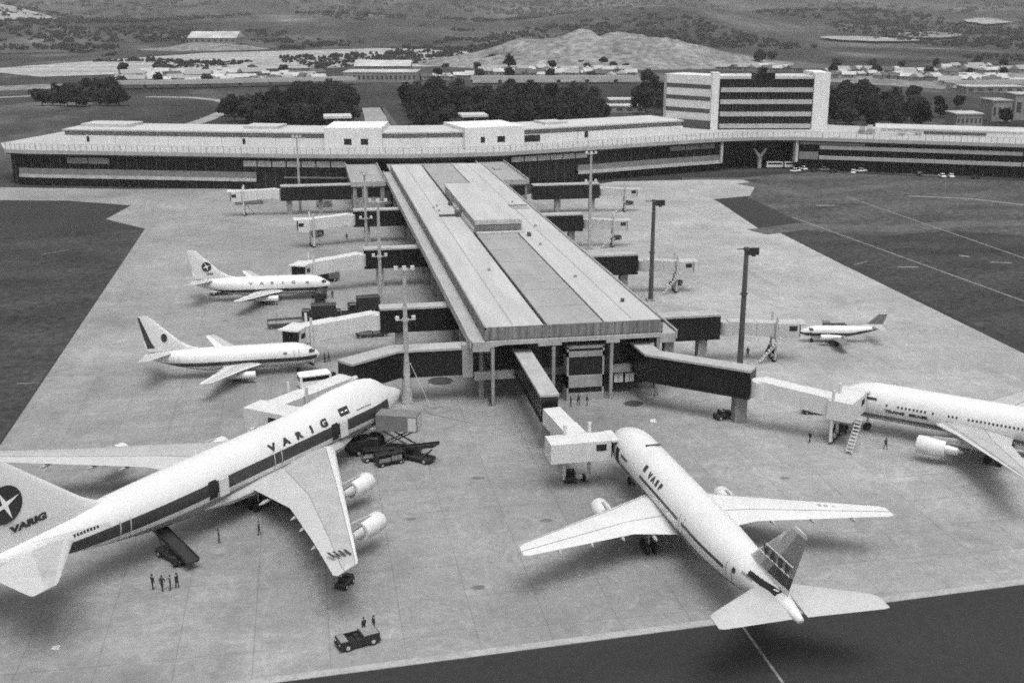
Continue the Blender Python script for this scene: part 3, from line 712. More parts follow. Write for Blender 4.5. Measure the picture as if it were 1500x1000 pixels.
# ------------------------------------------------------------------ pier
PX0, PX1, PY0, PY1 = 26.9, 55.7, 174.0, 371.0
pier = thing('pier_concourse', 'long flat-roofed concrete pier running from the terminal to the front of the apron', 'airport pier', (41.2, 174, 0))
def pb(mb, name, m, par=None, **k):
    return mb.build(name, m, par or pier, xf=Matrix.Translation((-41.2, -174, 0)), **k)
pb(MB().box(PX0, 36.2, PY0 + .3, PY1, 12.3, 13.0).box(46.35, PX1, PY0 + .3, PY1, 12.3, 13.0), 'roof_slab', 'roof')
pb(MB().box(36.9, 46.05, PY0 + .3, 251.0, 12.3, 12.9), 'roof_strip', 'roof_mid')
pb(MB().box(36.9, 46.05, 311, PY1, 12.3, 12.9), 'roof_strip', 'roof_mid')
pb(MB().box(27.5, 55.0, PY1 + .05, 402, 8.6, 9.3), 'link_roof', 'roof_mid')
pb(MB().box(36.2, 36.9, PY0 + .3, PY1, 11.2, 11.9).box(46.05, 46.35, PY0 + .3, PY1, 12.0, 12.4), 'roof_gutter', 'void')
# parapet edges of the roof
pb(MB().box(PX0 - .25, PX0, PY0, PY1, 12.6, 13.12).box(PX1, PX1 + .3, PY0, PY1, 12.6, 13.3), 'roof_edge', 'conc')
# fine roof seams
sm = MB()
for x in (31.2, 51.0): sm.box(x, x + .22, PY0 + 1, PY1 - 3, 13.0, 13.03)
pb(sm, 'roof_seam', 'roof_mid')
rr_ = random.Random(11)
for i in range(9):
    x = rr_.choice((rr_.uniform(28.5, 34.5), rr_.uniform(48, 54))); y = rr_.uniform(182, 350)
    pb(MB().box(x, x + .5, y, y + .5, 13.0, 13.45), 'roof_vent', 'conc')
fs_ = MB()
for y in range(186, 368, 12): fs_.box(36.9, 46.05, y, y + .08, 12.9, 12.915) if not 250 < y < 312 else None
pb(fs_, 'sheet_joint', 'conc_dark')
# fascia all round, in weathered panels
fs = MB().box(PX0 - .25, PX1 + .3, PY0, PY0 + .297, 10.95, 12.995)
for x, s in ((PX0 - .25, 1), (PX1 + .05, -1)):
    fs.box(x, x + .25, PY0 + .3, PY1, 10.95, 12.59)
pb(fs, 'fascia', 'fascia')
mbx = MB()
for i in range(24):
    x = PX0 + .6 + i * 1.2; mbx.box(x, x + .06, PY0 - .03, PY0 + .01, 10.97, 12.96)
pb(mbx, 'panel_joint', 'conc_dark')
# eaves: pale ledge with a raised lip, both sides and front
pb(MB().box(24.6, PX0 - .26, PY0 - .4, PY1, 10.0, 10.85).box(PX1 + .31, 58.0, PY0 - .4, PY1, 10.0, 10.85), 'eave_ledge', 'slab')
pb(MB().box(24.2, 24.45, PY0 - .4, PY1, 9.8, 11.25).box(58.15, 58.4, PY0 - .4, PY1, 9.8, 11.25), 'eave_lip', 'slab')
pb(MB().box(24.46, 24.59, PY0, PY1, 9.8, 10.7).box(58.01, 58.14, PY0, PY1, 9.8, 10.7), 'eave_slot', 'void')
pb(MB().box(24.6, 27.4, PY0 - .75, PY0 - .41, 9.3, 10.86).box(55.4, 58.0, PY0 - .75, PY0 - .41, 9.3, 10.86).box(27.4, 55.4, PY0 - .75, PY0 - .41, 10.25, 10.9)
   .add([(27.4, PY0 - .75, 9.9), (29.6, PY0 - .75, 10.24), (27.4, PY0 - .75, 10.24), (27.4, PY0 - .45, 9.9), (29.6, PY0 - .45, 10.24), (27.4, PY0 - .45, 10.24)], [(0, 1, 2), (3, 5, 4), (0, 3, 4, 1), (1, 4, 5, 2), (2, 5, 3, 0)])
   .box(35.2, 39.0, PY0 - .75, PY0 - .41, 9.75, 10.24).box(46.4, 48.6, PY0 - .75, PY0 - .41, 9.7, 10.24), 'front_beam', 'slab')
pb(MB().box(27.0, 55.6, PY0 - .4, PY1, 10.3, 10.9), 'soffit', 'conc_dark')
# body
pb(MB().box(28.0, 54.6, 176.5, PY1, 5.2, 10.28).box(28.0, 54.6, PY1 + .01, 401, 5.2, 8.59), 'upper_glazing', 'glass')
mu = MB()
for i in range(68):
    y = 178 + i * 2.9
    mu.box(27.85, 27.99, y, y + .12, 5.2, 10.25).box(54.61, 54.75, y, y + .12, 5.2, 10.25)
pb(mu, 'mullion', 'steel_dark')
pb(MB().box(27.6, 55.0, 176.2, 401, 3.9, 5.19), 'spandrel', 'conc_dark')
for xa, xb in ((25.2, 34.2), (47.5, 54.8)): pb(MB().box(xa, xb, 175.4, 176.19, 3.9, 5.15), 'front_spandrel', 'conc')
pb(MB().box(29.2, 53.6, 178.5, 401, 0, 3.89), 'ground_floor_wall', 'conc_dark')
for k in range(8):
    y = 189 + k * 23.5
    d = pb(MB().box(29.0, 29.19, y, y + 7, 0, 3.3), 'service_door', 'void')
for k in range(17):
    y = 177.5 + k * 11.75
    for x in (26.2, 56.0):
        pb(MB().box(x, x + .7, y, y + .9, 0, 9.99), 'column', 'conc')
for x in (27.6, 37.5, 47.1, 54.9):
    pb(MB().box(x, x + .5, 173.35, 173.85, 0, 10.24), 'column', 'conc')
pb(MB().box(23.4, 25.1, 176.6, 178.4, 4.1, 9.6), 'corner_block', 'slab')
# central stair block on the front
cx0, cx1 = 40.0, 46.2
blk = pb(MB().box(cx0, cx1, 173.6, 176.4, 0, 1.3).box(cx0, cx1, 173.6, 176.4, 2.3, 4.3).box(cx0, cx1, 173.6, 176.4, 7.5, 8.4).box(cx0, cx0 + .3, 173.6, 176.4, 1.3, 9.2).box(cx1 - .3, cx1, 173.6, 176.4, 1.3, 9.2).box(cx0, cx1, 173.6, 176.4, 8.9, 9.3), 'front_bay', 'conc')
pb(MB().box(cx0 + .3, cx1 - .3, 173.9, 176.3, 1.3, 2.3).box(cx0 + .3, cx1 - .3, 173.9, 176.3, 4.3, 7.5).box(cx0 + .3, cx1 - .3, 174.1, 176.3, 8.4, 8.9), 'bay_window', 'glass')
for x in (48.6, 50.5):
    w = pb(MB().box(x, x + 1.5, 176.0, 176.18, 2.0, 3.5), 'pale_window', 'white_wall')
    pb(MB().box(x + .6, x + .75, 175.97, 176.0, 2.0, 3.5), 'window_bar', 'conc', w)
pb(MB().box(47.8, 53.6, 176.4, 176.7, 1.6, 3.85), 'window_surround', 'void')
# roof monitor
mon = pb(MB().box(36.75, 47.4, 253.6, 309.5, 12.86, 15.5), 'roof_monitor', 'conc')
pb(MB().box(36.6, 47.55, 253.4, 309.6, 15.5, 15.75), 'monitor_roof', 'roof', mon)
pb(MB().box(36.75, 47.4, 253.1, 253.59, 14.75, 15.49), 'monitor_cornice', 'roof', mon)
lv = MB()
for i in range(6): lv.box(36.9, 47.2, 253.2, 253.58, 13.0 + i * .28, 13.14 + i * .28)
pb(lv, 'louvre', 'conc', mon)
pb(MB().box(36.8, 47.6, 250.9, 252.6, 12.9, 13.3), 'monitor_ledge', 'roof', mon)
pb(MB().box(36.3, 36.74, 254, 290, 12.87, 13.9), 'monitor_kerb', 'white_roof', mon)
pb(MB().box(48.9, 55.0, 282.0, 286.5, 13.0, 13.06).box(48.9, 55.0, 286.5, 286.9, 13.0, 13.4), 'roof_hatch', 'conc')
pb(MB().box(31.2, 35.4, 274.4, 275.3, 13.03, 13.5).box(35.2, 36.5, 273.4, 277.0, 13.03, 14.2), 'roof_duct', 'steel_dark')
pb(MB().box(35.4, 36.1, 290, 291.6, 13.03, 13.9), 'roof_vent', 'conc_dark')
pb(MB().box(47.6, 48.3, 246.5, 248, 13.03, 13.8), 'roof_vent', 'steel_dark')
pb(MB().tube((52.6, 186.5, 13.0), (52.6, 186.5, 13.6), .35, .35, 10), 'roof_vent', 'steel_dark')
# low wings where the pier meets the terminal
for (x0, x1, y0) in ((13.6, 24.1, 358), (58.5, 68.4, 354)):
    nm = thing('pier_annexe', 'low flat-roofed annexe in the corner %s the pier, against the terminal' % ('left of' if x0 < 30 else 'right of'), 'annexe', ((x0 + x1) / 2, y0, 0))
    T = Matrix.Translation((-(x0 + x1) / 2, -y0, 0))
    MB().box(x0 + .4, x1 - .4, y0 + .4, 403, 0, 8.9).build('wall', 'conc', nm, xf=T)
    MB().box(x0 + .1, x1 - .1, y0 + .1, 403, 8.9, 9.3).build('roof', 'roof_mid', nm, xf=T)
    MB().box(x0 - .15, x0 + .1, y0 - .1, 401.5, 8.3, 10.0).build('parapet', 'slab', nm, xf=T)
    MB().box(x1 - .1, x1 + .15, y0 - .1, 401.5, 8.3, 10.0).build('parapet', 'slab', nm, xf=T)
    MB().box(x0 + .1, x1 - .1, y0 - .15, y0 + .1, 8.3, 9.8).build('parapet', 'slab', nm, xf=T)
    for k in range(2):
        xa = x0 + 1.6 + k * 3.4
        MB().box(xa, xa + (1.6 if k == 0 else 3.8), y0 + .25, y0 + .42, 5.0, 7.8).build('window', 'glass', nm, xf=T)
    MB().box(x0 + .25, x0 + .41, y0 + 4, 398, 5.0, 7.8).build('side_window', 'glass', nm, xf=T)
    MB().box(x1 - .41, x1 - .25, y0 + 3, 398, 5.0, 7.8).build('side_window', 'glass', nm, xf=T)
    MB().box((x0 + x1) / 2 - 1.5, (x0 + x1) / 2 + 1, 380, 386, 9.3, 9.7).build('roof_light', 'conc', nm, xf=T)

# ------------------------------------------------------------------ terminal (two arms meeting behind the pier, then the wing to the right)
FR = [(-105.5, 440.0), (-97.5, 435.6), (-47, 420), (-9, 408), (12.3, 403), (34.5, 399.8), (55, 399.2), (68, 400.4), (88.4, 406.2), (112, 413.5), (136.8, 422), (159.5, 428.8), (175, 430.2), (189.4, 427.2), (208, 418), (262, 390.2), (345, 347)]
term = thing('terminal_building', 'long low airport terminal with dark glazed front and pale roof terrace', 'terminal', (41, 399, 0))
TT = Matrix.Translation((-41, -399, 0))
def tb(mb, name, m, par=None, **k): return mb.build(name, m, par or term, xf=TT, **k)
def cutx(pts, xa, xb):
    """the piece of a plan polyline between two x values"""
    def at(x):
        for a, b in zip(pts, pts[1:]):
            if a[0] <= x <= b[0]: return (x, a[1] + (b[1] - a[1]) * (x - a[0]) / (b[0] - a[0]))
        return tuple(pts[0] if x < pts[0][0] else pts[-1])[:2]
    return [at(xa)] + [tuple(p[:2]) for p in pts if xa + .01 < p[0] < xb - .01] + [at(xb)]
BACK = [(360, 410), (285, 432), (226, 470), (196, 500), (150, 497), (66, 464), (18, 464), (-84, 508), (-97, 501), (-112, 462)]
tb(MB().prism(FR + BACK, 11.6, 12.5), 'roof_terrace', 'deck')
tb(MB().strip(offs(FR, -.25), offs(FR, -.004), 11.5, 12.75), 'terrace_edge', 'slab')
rl = MB()
def along(pts, step):
    out = []; carry = 0
    for a, b in zip(pts, pts[1:]):
        a = Vector(a); b = Vector(b); L = (b - a).length; t = carry
        while t < L: out.append(((a + (b - a) * (t / L)), (b - a).normalized())); t += step
        carry = t - L
    return out
for k, (p, d) in enumerate(along(offs(FR, .5), 2.1)):
    w_ = .17 if k % 3 == 0 else .08
    rl.box(-w_, w_, -.08, .08, 12.5, 14.9, 0, Matrix.Translation((p.x, p.y, 0)) @ Matrix.Rotation(math.atan2(d.y, d.x), 4, 'Z'))
for z, h_ in ((12.75, .1), (13.25, .07), (13.8, .07), (14.3, .07), (14.8, .12)): rl.strip(offs(FR, .45), offs(FR, .55), z, z + h_)
tb(rl, 'railing', 'rail')
tb(MB().strip(offs(FR, .6), offs(FR, 2.6), 10.9, 11.59), 'soffit_beam', 'conc_dark')
tb(MB().strip(offs(FR, 2.6)[:12], offs(FR, 14)[:12], 0, 11.59), 'glazed_wall', 'glass')
tb(MB().strip(offs(FR, 2.6)[13:], offs(FR, 9)[13:], 0, 11.59), 'glazed_wall', 'glass')
tb(MB().strip(offs(FR, 14.2)[11:14], offs(FR, 16)[11:14], 0, 11.59), 'recess_wall', 'glass')
def band(xa, xb, d0, d1, z0, z1, name, m):
    q = cutx(FR, xa, xb); return tb(MB().strip(offs(q, d0), offs(q, d1), z0, z1), name, m)
for xa, xb in ((-104, 13), (69, 159), (209, 340)):
    mu = MB()
    for p, d in along(offs(cutx(FR, xa, xb), 2.6), 3.6):
        mu.box(-.12, .12, -.22, -.01, 0, 11.3, 0, Matrix.Translation((p.x, p.y, 0)) @ Matrix.Rotation(math.atan2(d.y, d.x), 4, 'Z'))
    tb(mu, 'mullion', 'steel_dark')
band(-102, -17.6, 1.4, 2.36, 3.0, 6.1, 'balcony_band', 'band_dim')
band(-102, -17.6, 1.1, 1.39, 2.9, 4.0, 'balcony_edge', 'band')
def louvres(xa, xb, z0, z1, m, step=5.2):
    q = offs(cutx(FR, xa, xb), 1.5); pts = along(q, step)
    for (p, d), (p2, d2) in zip(pts, pts[1:]):
        a = p + d * .25; b = p2 - d * .25
        tb(MB().strip([tuple(a), tuple(b)], offs([tuple(a), tuple(b)], .8), z0, z1), 'louvre_panel', m)
louvres(-22, 15, 8.1, 10.1, 'band')
louvres(-84, -67, 8.1, 10.2, 'band_dim', 8)
band(-8, 14, 1.6, 2.36, 4.2, 4.7, 'sill_line', 'band_dim')
louvres(72, 103, 8.7, 10.5, 'band')
band(98, 159, 1.2, 2.36, 4.0, 6.1, 'balcony_band', 'band_dim')
band(98, 159, .9, 1.19, 2.9, 4.1, 'balcony_edge', 'band')
louvres(137, 159, 8.9, 10.6, 'band_dim', 7)
e = offs(FR, .8)[11]
tb(MB().box(e[0] - .5, e[0] + .5, e[1] - .3, e[1] + 2, 3.1, 11.4), 'bay_end', 'band')
e = offs(FR, .8)[13]
tb(MB().box(e[0] - .6, e[0] + .5, e[1] - .3, e[1] + 2.4, 3.1, 11.4), 'bay_end', 'band')
band(197, 262, .5, 2.36, 8.3, 9.7, 'spandrel_band', 'slab')
band(262.4, 344, .4, 2.36, 8.3, 9.8, 'spandrel_band', 'slab')
band(197, 262, .2, 2.36, 4.4, 5.7, 'spandrel_band', 'slab')
band(262.4, 344, .1, 2.36, 4.4, 5.8, 'spandrel_band', 'slab')
band(190.2, 212, .5, 2.3, 10.0, 10.9, 'louvre_band', 'band_dim')
band(190.2, 196.6, .5, 2.3, 4.2, 7.0, 'balcony_band', 'band_dim')
def sub(pts, a, b):
    """part of a two-point plan line between two length fractions"""
    p, q = Vector(pts[0]), Vector(pts[1]); return [tuple(p + (q - p) * a), tuple(p + (q - p) * b)]
p = G(1112, 246)
fk = MB().tube((p.x, p.y, 0), (p.x, p.y, 4.5), .9, .8, 8).tube((p.x, p.y, 4.3), (p.x - 2.6, p.y, 7.6), .7, .5, 8).tube((p.x, p.y, 4.3), (p.x + 2.6, p.y, 7.6), .7, .5, 8)
tb(fk, 'forked_column', 'band')
# roof-level halls on the terrace
def hall(xa, xb, setb, depth, z1, z2):
    q = cutx(FR, xa, xb)
    n = max(1, int((xb - xa) / 19)); 
    for k in range(n):
        qq = cutx(q, xa + (xb - xa) * k / n + (.12 if k else 0), xa + (xb - xa) * (k + 1) / n)
        tb(MB().strip(offs(qq, setb), offs(qq, setb + 1.2), 12.504, z1), 'wall_panel', 'white_wall')
    tb(MB().strip(offs(q, setb + 1.3), offs(q, setb + depth - .5), 12.506, z2 - .5), 'clerestory', 'clere')
    tb(MB().strip(offs(q, setb - .3), offs(q, setb + depth + .5), z2 - .498, z2), 'hall_roof', 'white_roof')
SB = 14.0
def fx(u):
    """x on the terrace front line seen at photo column u"""
    lo, hi = -104.0, 340.0
    for _ in range(40):
        m = (lo + hi) / 2; p = offs(cutx(FR, m, m + .5), SB)[0]; q = Vector((p[0], p[1], 13 - H_CAM))
        if 750 + F_PX * q.dot(_R) / q.dot(_F) < u: lo = m
        else: hi = m
    return lo
hall(fx(94), fx(479), SB, 23, 16.6, 18.8)
hall(fx(559.5), fx(684), SB, 23, 16.6, 18.8)
hall(fx(763), fx(1000), SB, 23, 16.6, 18.8)
for (u0, u1) in ((480, 558.5), (685.5, 762)):
    s = cutx(FR, fx(u0), fx(u1)); s = offs([s[0], s[-1]], SB - 1.5)
    hgt = ZAT((s[0][0] + s[1][0]) / 2, (s[0][1] + s[1][1]) / 2, 187.5 if u0 < 600 else 186)
    t = tb(MB().strip(s, offs(s, 24), 12.507, hgt), 'stair_block', 'white_wall')
    for (f0, f1) in (((.34, .47), (.63, .76)) if u0 < 600 else ((.26, .33), (.54, .67))):
        q = sub(s, f0, f1)
        tb(MB().strip(offs(q, -.06), offs(q, .3), 14.6, 16.7), 'window', 'void', t)
def on_hall(u0, u1, d0, d1, z0, z1, name, m):
    q = cutx(FR, fx(u0), fx(u1)); return tb(MB().strip(offs(q, SB + d0), offs(q, SB + d1), z0, z1), name, m)
on_hall(128, 132, -.1, .3, 14.4, 16.3, 'hall_door', 'void'); on_hall(356, 360, -.1, .3, 14.4, 16.3, 'hall_door', 'void')
on_hall(764, 791, -.1, .3, 14.0, 16.4, 'hall_opening', 'void'); on_hall(856, 861, -.1, .3, 14.4, 16.6, 'hall_door', 'void')
on_hall(104, 176, 9, 21, 18.804, 19.9, 'roof_plant_room', 'white_roof'); on_hall(345, 396, 9, 20, 18.804, 19.8, 'roof_plant_room', 'white_roof'); on_hall(818, 850, 10, 20, 18.804, 19.6, 'roof_plant_room', 'white_roof')
# two dark stair towers with pale cap slabs behind
for (u0, u1, vt) in ((478, 513, 170.5), (679, 713, 168.5)):
    a = G(u0, 187, 12.5); b = G(u1, 187, 12.5); y = 468.0; s = y / a.y
    xa, xb = a.x * s, b.x * s; h = ZAT(xa, y, vt)
    st = thing('stair_tower', 'dark stair tower with thin pale roof slab behind the %s white roof block' % ('left' if u0 < 600 else 'right'), 'tower', ((xa + xb) / 2, y, 0))
    T2 = Matrix.Translation((-(xa + xb) / 2, -y, 0))
    MB().box(xa, xb, y, y + 10, .01, h - .9).build('wall', 'walk', st, xf=T2)
    MB().box(xa + (xb - xa) * .5 - .2, xa + (xb - xa) * .5 + .2, y - .06, y, 12.6, h - 1).build('mullion', 'conc', st, xf=T2)
    MB().box(xa - .8, xb + .8, y - .8, y + 11, h - .9, h).build('roof', 'white_roof', st, xf=T2)
# ------------------------------------------------------------------ control block (the tall building)
ta, tbp, tc = Vector((168.8, 461.6)), Vector((207.2, 455.0)), Vector((213.6, 453.9))
td = Vector((151.6, 482.0))
tw = thing('office_tower', 'tall block with white end walls and black glass front crossed by four pale bands', 'office block', (185, 470, 12.51))
T3 = Matrix.Translation((-185, -470, -12.51))
def wb(mb, name, m, par=None): return mb.build(name, m, par or tw, xf=T3)
ztop = 35.4
n_ = Vector((ta.y - tbp.y, tbp.x - ta.x)).normalized()      # points backwards
depth = 20.0
wb(MB().prism([tuple(ta + n_ * .8), tuple(tbp + n_ * .8), tuple(tbp + n_ * depth), tuple(ta + n_ * depth)], 14.6, ztop - 2.4), 'glazed_front', 'walk')
fl = [ZAT(188, 458, v) for v in (132.0, 149.5, 167.5, 185.0)]
for z in fl:
    wb(MB().strip([tuple(ta + (tbp - ta) * .02), tuple(tbp - (tbp - ta) * .005)], [tuple(ta + n_ * .79 + (tbp - ta) * .02), tuple(tbp + n_ * .79 - (tbp - ta) * .005)], z - .9, z + .9), 'floor_band', 'deck')
wb(MB().strip([tuple(ta - n_ * .1), tuple(tbp - n_ * .1)], [tuple(ta + n_ * depth), tuple(tbp + n_ * depth)], ztop - 2.39, ztop - 1.3), 'roof', 'white_roof')
mu = MB()
for i in range(1, 26):
    p = ta + (tbp - ta) * (i / 26) + n_ * .72
    mu.box(p.x - .06, p.x + .06, p.y - .07, p.y + .07, 14.7, ztop - 2.45)
wb(mu, 'mullion', 'steel_dark')
# white corner shafts
wb(MB().prism([tuple(ta + (ta - tbp).normalized() * 3.0 - n_ * .5), tuple(ta - n_ * .5), tuple(ta + n_ * 5), tuple(ta + (ta - tbp).normalized() * 3.0 + n_ * 5)], 12.506, ztop + .2), 'corner_shaft', 'white_wall')
wb(MB().prism([tuple(tbp - n_ * .5), tuple(tc - n_ * .3), tuple(tc + n_ * (depth - 1)), tuple(tbp + n_ * (depth - 1))], 12.506, ztop + .2), 'corner_shaft', 'white_wall')
# left wing of the tower: white wall with three grey window strips
te = ta + (ta - tbp).normalized() * 3.0
ln = [tuple(td), tuple(te)]
nn = Vector((-(te - td).y, (te - td).x)).normalized()
wb(MB().strip(offs(ln, .3), offs(ln, 14), 13.2, ztop - 1.2), 'side_wing', 'white_wall')
zz = [ZAT(te.x, te.y, v) for v in (128, 145.5, 163.5)]
for z in zz:
    q = sub(ln, .05, .97); wb(MB().strip(offs(q, .2), offs(q, .6), z - .85, z + .85), 'window_strip', 'glass_grey')
wb(MB().strip(offs(sub(ln, 0, .05), .1), offs(sub(ln, 0, .05), 13), 13.3, ztop - 1.3), 'corner_pier', 'slab')
q = sub(ln, .35, 1.0)
wb(MB().strip(offs(q, -.3), offs(q, .25), 12.52, 16.0), 'entrance_screen', 'glass_grey')
p = G(1121, 118, ztop - 1.3)
wb(MB().box(p.x - 4.2, p.x + 3.6, p.y - 1, p.y + 4, ztop - 1.298, ztop + 1.6).box(p.x - 2.0, p.x + .4, p.y, p.y + 3, ztop + 1.6, ztop + 3.6), 'plant_room', 'walk')
# low roof buildings on the right wing
RWb = [FR[14], FR[16]]
s = sub(RWb, .05, 1.0)
tb(MB().strip(offs(s, 24), offs(s, 42), 12.506, 14.4), 'hall_wall', 'white_wall')
tb(MB().strip(offs(s, 23.7), offs(s, 42.3), 14.4, 14.9), 'hall_roof', 'white_roof')
q = sub(RWb, .17, .32); tb(MB().strip(offs(q, 23.9), offs(q, 24.2), 12.9, 14.0), 'hall_opening', 'glass_grey')
for k in range(9):
    q = sub(RWb, .01 + k * .02, .024 + k * .02); h = 13.4 + rnd.random() * 2.2
    tb(MB().strip(offs(q, 18 + rnd.random() * 14), offs(q, 36), 12.507, h), 'roof_plant', 'white_wall' if k == 2 else ('conc' if k % 2 else 'band_dim'))

# ------------------------------------------------------------------ fixed walkways
def walkway(label, pts, w=3.0, z0=4.4, z1=9.0, cols=(), rows=True):
    o = thing('fixed_walkway', label, 'walkway', (pts[0][0], pts[0][1], 0), 0, 'dark fixed walkways of the pier')
    T = Matrix.Translation((-pts[0][0], -pts[0][1], 0))
    l, r = offs(pts, w / 2), offs(pts, -w / 2)
    MB().strip(r, l, z0 + .35, z1 - .35).build('glazed_wall', 'walk', o, xf=T)
    l2, r2 = offs(pts, w / 2 + .2), offs(pts, -w / 2 - .2)
    MB().strip(r2, l2, z1 - .349, z1).build('roof', 'slab', o, xf=T)
    MB().strip(r2, l2, z0, z0 + .349).build('floor', 'walk', o, xf=T)
    mu = MB()
    for a, b in zip(pts, pts[1:]):
        L = (Vector(b) - Vector(a)).length
        for i in range(1, int(L / 1.8)):
            p = Vector(a) + (Vector(b) - Vector(a)) * (i * 1.8 / L); d = (Vector(b) - Vector(a)).normalized()
            mu.box(-.06, .06, -w / 2 - .06, w / 2 + .06, z0 + .36, z1 - .36, 0, Matrix.Translation((p.x, p.y, 0)) @ Matrix.Rotation(math.atan2(d.y, d.x), 4, 'Z'))
    if mu.v: mu.build('mullion', 'walk', o, xf=T)
    for (x, y, cw) in cols:
        MB().box(x - cw / 2, x + cw / 2, y - cw / 2, y + cw / 2, .01, z0).build('column', 'conc', o, xf=T)
    return o
for (y, nm) in ((205.9, 'nearest'), (260.2, 'middle'), (312.6, 'farthest')):
    walkway('%s of the three dark glazed walkways standing out from the left side of the pier' % nm, [(27.5, y), (12.0, y)], cols=[(15.6, y, 1.6)])
for (y, nm) in ((191.2, 'nearest'), (244.2, 'second nearest'), (296.4, 'third nearest')):
    walkway('%s of the dark walkways standing out from the right side of the pier' % nm, [(55.2, y), (71.8, y)], cols=[(68.9, y, 1.7)] + ([(62.6, y, 1.7)] if y < 200 else []))
walkway('dark walkway on two columns beside the annexe right of the pier', [(68.5, 348.6), (89.6, 348.6)], cols=[(76.5, 348.6, 1.7), (87.5, 348.6, 1.7)])
walkway('dark walkway on the far left, in front of the terminal glazing', [(13.5, 360.0), (-8, 360.0)], cols=[(-5.5, 360, 1.7), (4, 360, 1.2)])
walkway('angled dark walkway at the front left corner of the pier, ending near the jumbo nose', [(26, 178.8), (12.6, 178.8), (4.4, 172.6)], w=3.2, cols=[(9.5, 177.2, 1.4)])
walkway('narrow dark walkway straight out from the middle of the pier front', [(32.9, 176), (32.7, 152.6)], w=2.4, z0=4.6, z1=8.7, cols=[(32.6, 154.6, 1.1)])
walkway('bent dark walkway at the front right of the pier, on a stout column', [(52.5, 176), (52.9, 169.2), (65.6, 158.3)], w=2.6, cols=[(64.4, 160.3, 1.9)])

# ------------------------------------------------------------------ boarding bridges
def boarding_bridge(label, legs, w=3.0, h=3.0, col=.78, cabdir=None, cabl=4.2, rot=True, cabback=.8, m='bridge', stairs=True):
    """legs: list of (x, y, floor z); the cab stands at the last point"""
    o = thing('boarding_bridge', label, 'boarding bridge', (legs[0][0], legs[0][1], 0), 0, 'white telescopic boarding bridges')
    T = Matrix.Translation((-legs[0][0], -legs[0][1], 0))
    V = [Vector(p) for p in legs]; BM = m
    if rot:
        MB().tube(V[0] + Vector((0, 0, -.2)), V[0] + Vector((0, 0, h * .88)), w / 2 + .12, w / 2 + .12, 18).build('rotunda', BM, o, True, xf=T)
    for k in range(len(V) - 1):
        a, b = V[k], V[k + 1]; L = (b - a).length; d = (b - a).normalized()
        mid = a + d * L * .52
        t = MB().beam(a, mid + d * 1.2, w * .93, h * .95, dz=.07).build('inner_tunnel', BM, o, xf=T)
        MB().beam(mid, b, w, h).build('outer_tunnel', BM, o, xf=T)
        rb = MB()
        for i in range(int(L / 1.6)):
            q = a + d * (i * 1.6 + .4); big = i * 1.6 + .4 > L * .52
            rb.beam(q, q + d * .12, (w if big else w * .93) + .06, (h if big else h * .95) + .06, dz=-.03 if big else .04)
        rb.build('rib', BM, t, xf=T)
    a, b = V[-2], V[-1]; d = (b - a); d.z = 0; d.normalize()
    c = Vector((math.cos(R(cabdir)), math.sin(R(cabdir)), 0)) if cabdir is not None else d
    cab = MB().beam(b - c * cabback, b + c * cabl, w + .7, h + .2, dz=-.1).build('cab', BM, o, xf=T)
    n = Vector((-c.y, c.x, 0))
    MB().beam(b + c * (cabl + .01), b + c * (cabl + .25), w + .1, h - .3, dz=.1).build('cab_mouth', 'void', cab, xf=T)
    MB().beam(b + c * cabl, b + c * (cabl + 1.1), w + 1.0, .25, dz=h - .1).build('canopy', BM, cab, xf=T)
    for sgn in (-1, 1):
        q = b + c * (cabl * .62) + n * sgn * (w / 2 + .36)
        MB().beam(q - c * .7, q + c * .7, .06, .9, dz=1.3).build('cab_window', 'void', cab, xf=T)
    # lift column: two posts, cross beam, wheeled bogie
    p = a + (b - a) * col; nd = Vector((-d.y, d.x, 0)); lc = MB()
    for sgn in (-1, 1):
        q = p + nd * sgn * (w / 2 + .35); lc.tube((q.x, q.y, .5), (q.x, q.y, p.z + h + 1.5), .24, .24, 8)
    q0 = p - nd * (w / 2 + .35); q1 = p + nd * (w / 2 + .35)
    lc.beam((q0.x, q0.y, p.z - .5), (q1.x, q1.y, p.z - .5), .4, .4).beam((q0.x, q0.y, .45), (q1.x, q1.y, .45), .5, .5)
    lo = lc.build('lift_column', BM, o, xf=T)
    for sgn in (-1, 1):
        q = p + nd * sgn * 1.0
        MB().tube((q.x - nd.x * .2, q.y - nd.y * .2, .5), (q.x + nd.x * .2, q.y + nd.y * .2, .5), .5, .5, 14).build('wheel', 'rubber', lo, xf=T)
    if not stairs: return o
    # service stair at the cab
    st = MB(); s0 = b - c * .3 - n * (w / 2 + .9)
    for i in range(10):
        q = s0 - c * (i * .38); zz = p.z * (1 - i / 10.0)
        st.beam((q.x, q.y, zz), (q.x - c.x * .36, q.y - c.y * .36, zz), .9, .08)
    e = s0 - c * 3.8
    st.beam((s0.x + n.x * .45, s0.y + n.y * .45, p.z - .1), (e.x + n.x * .45, e.y + n.y * .45, .1), .06, .25).beam((s0.x - n.x * .45, s0.y - n.y * .45, p.z - .1), (e.x - n.x * .45, e.y - n.y * .45, .1), .06, .25)
    st.build('service_stair', 'bridge_grey', o, xf=T)
    return o
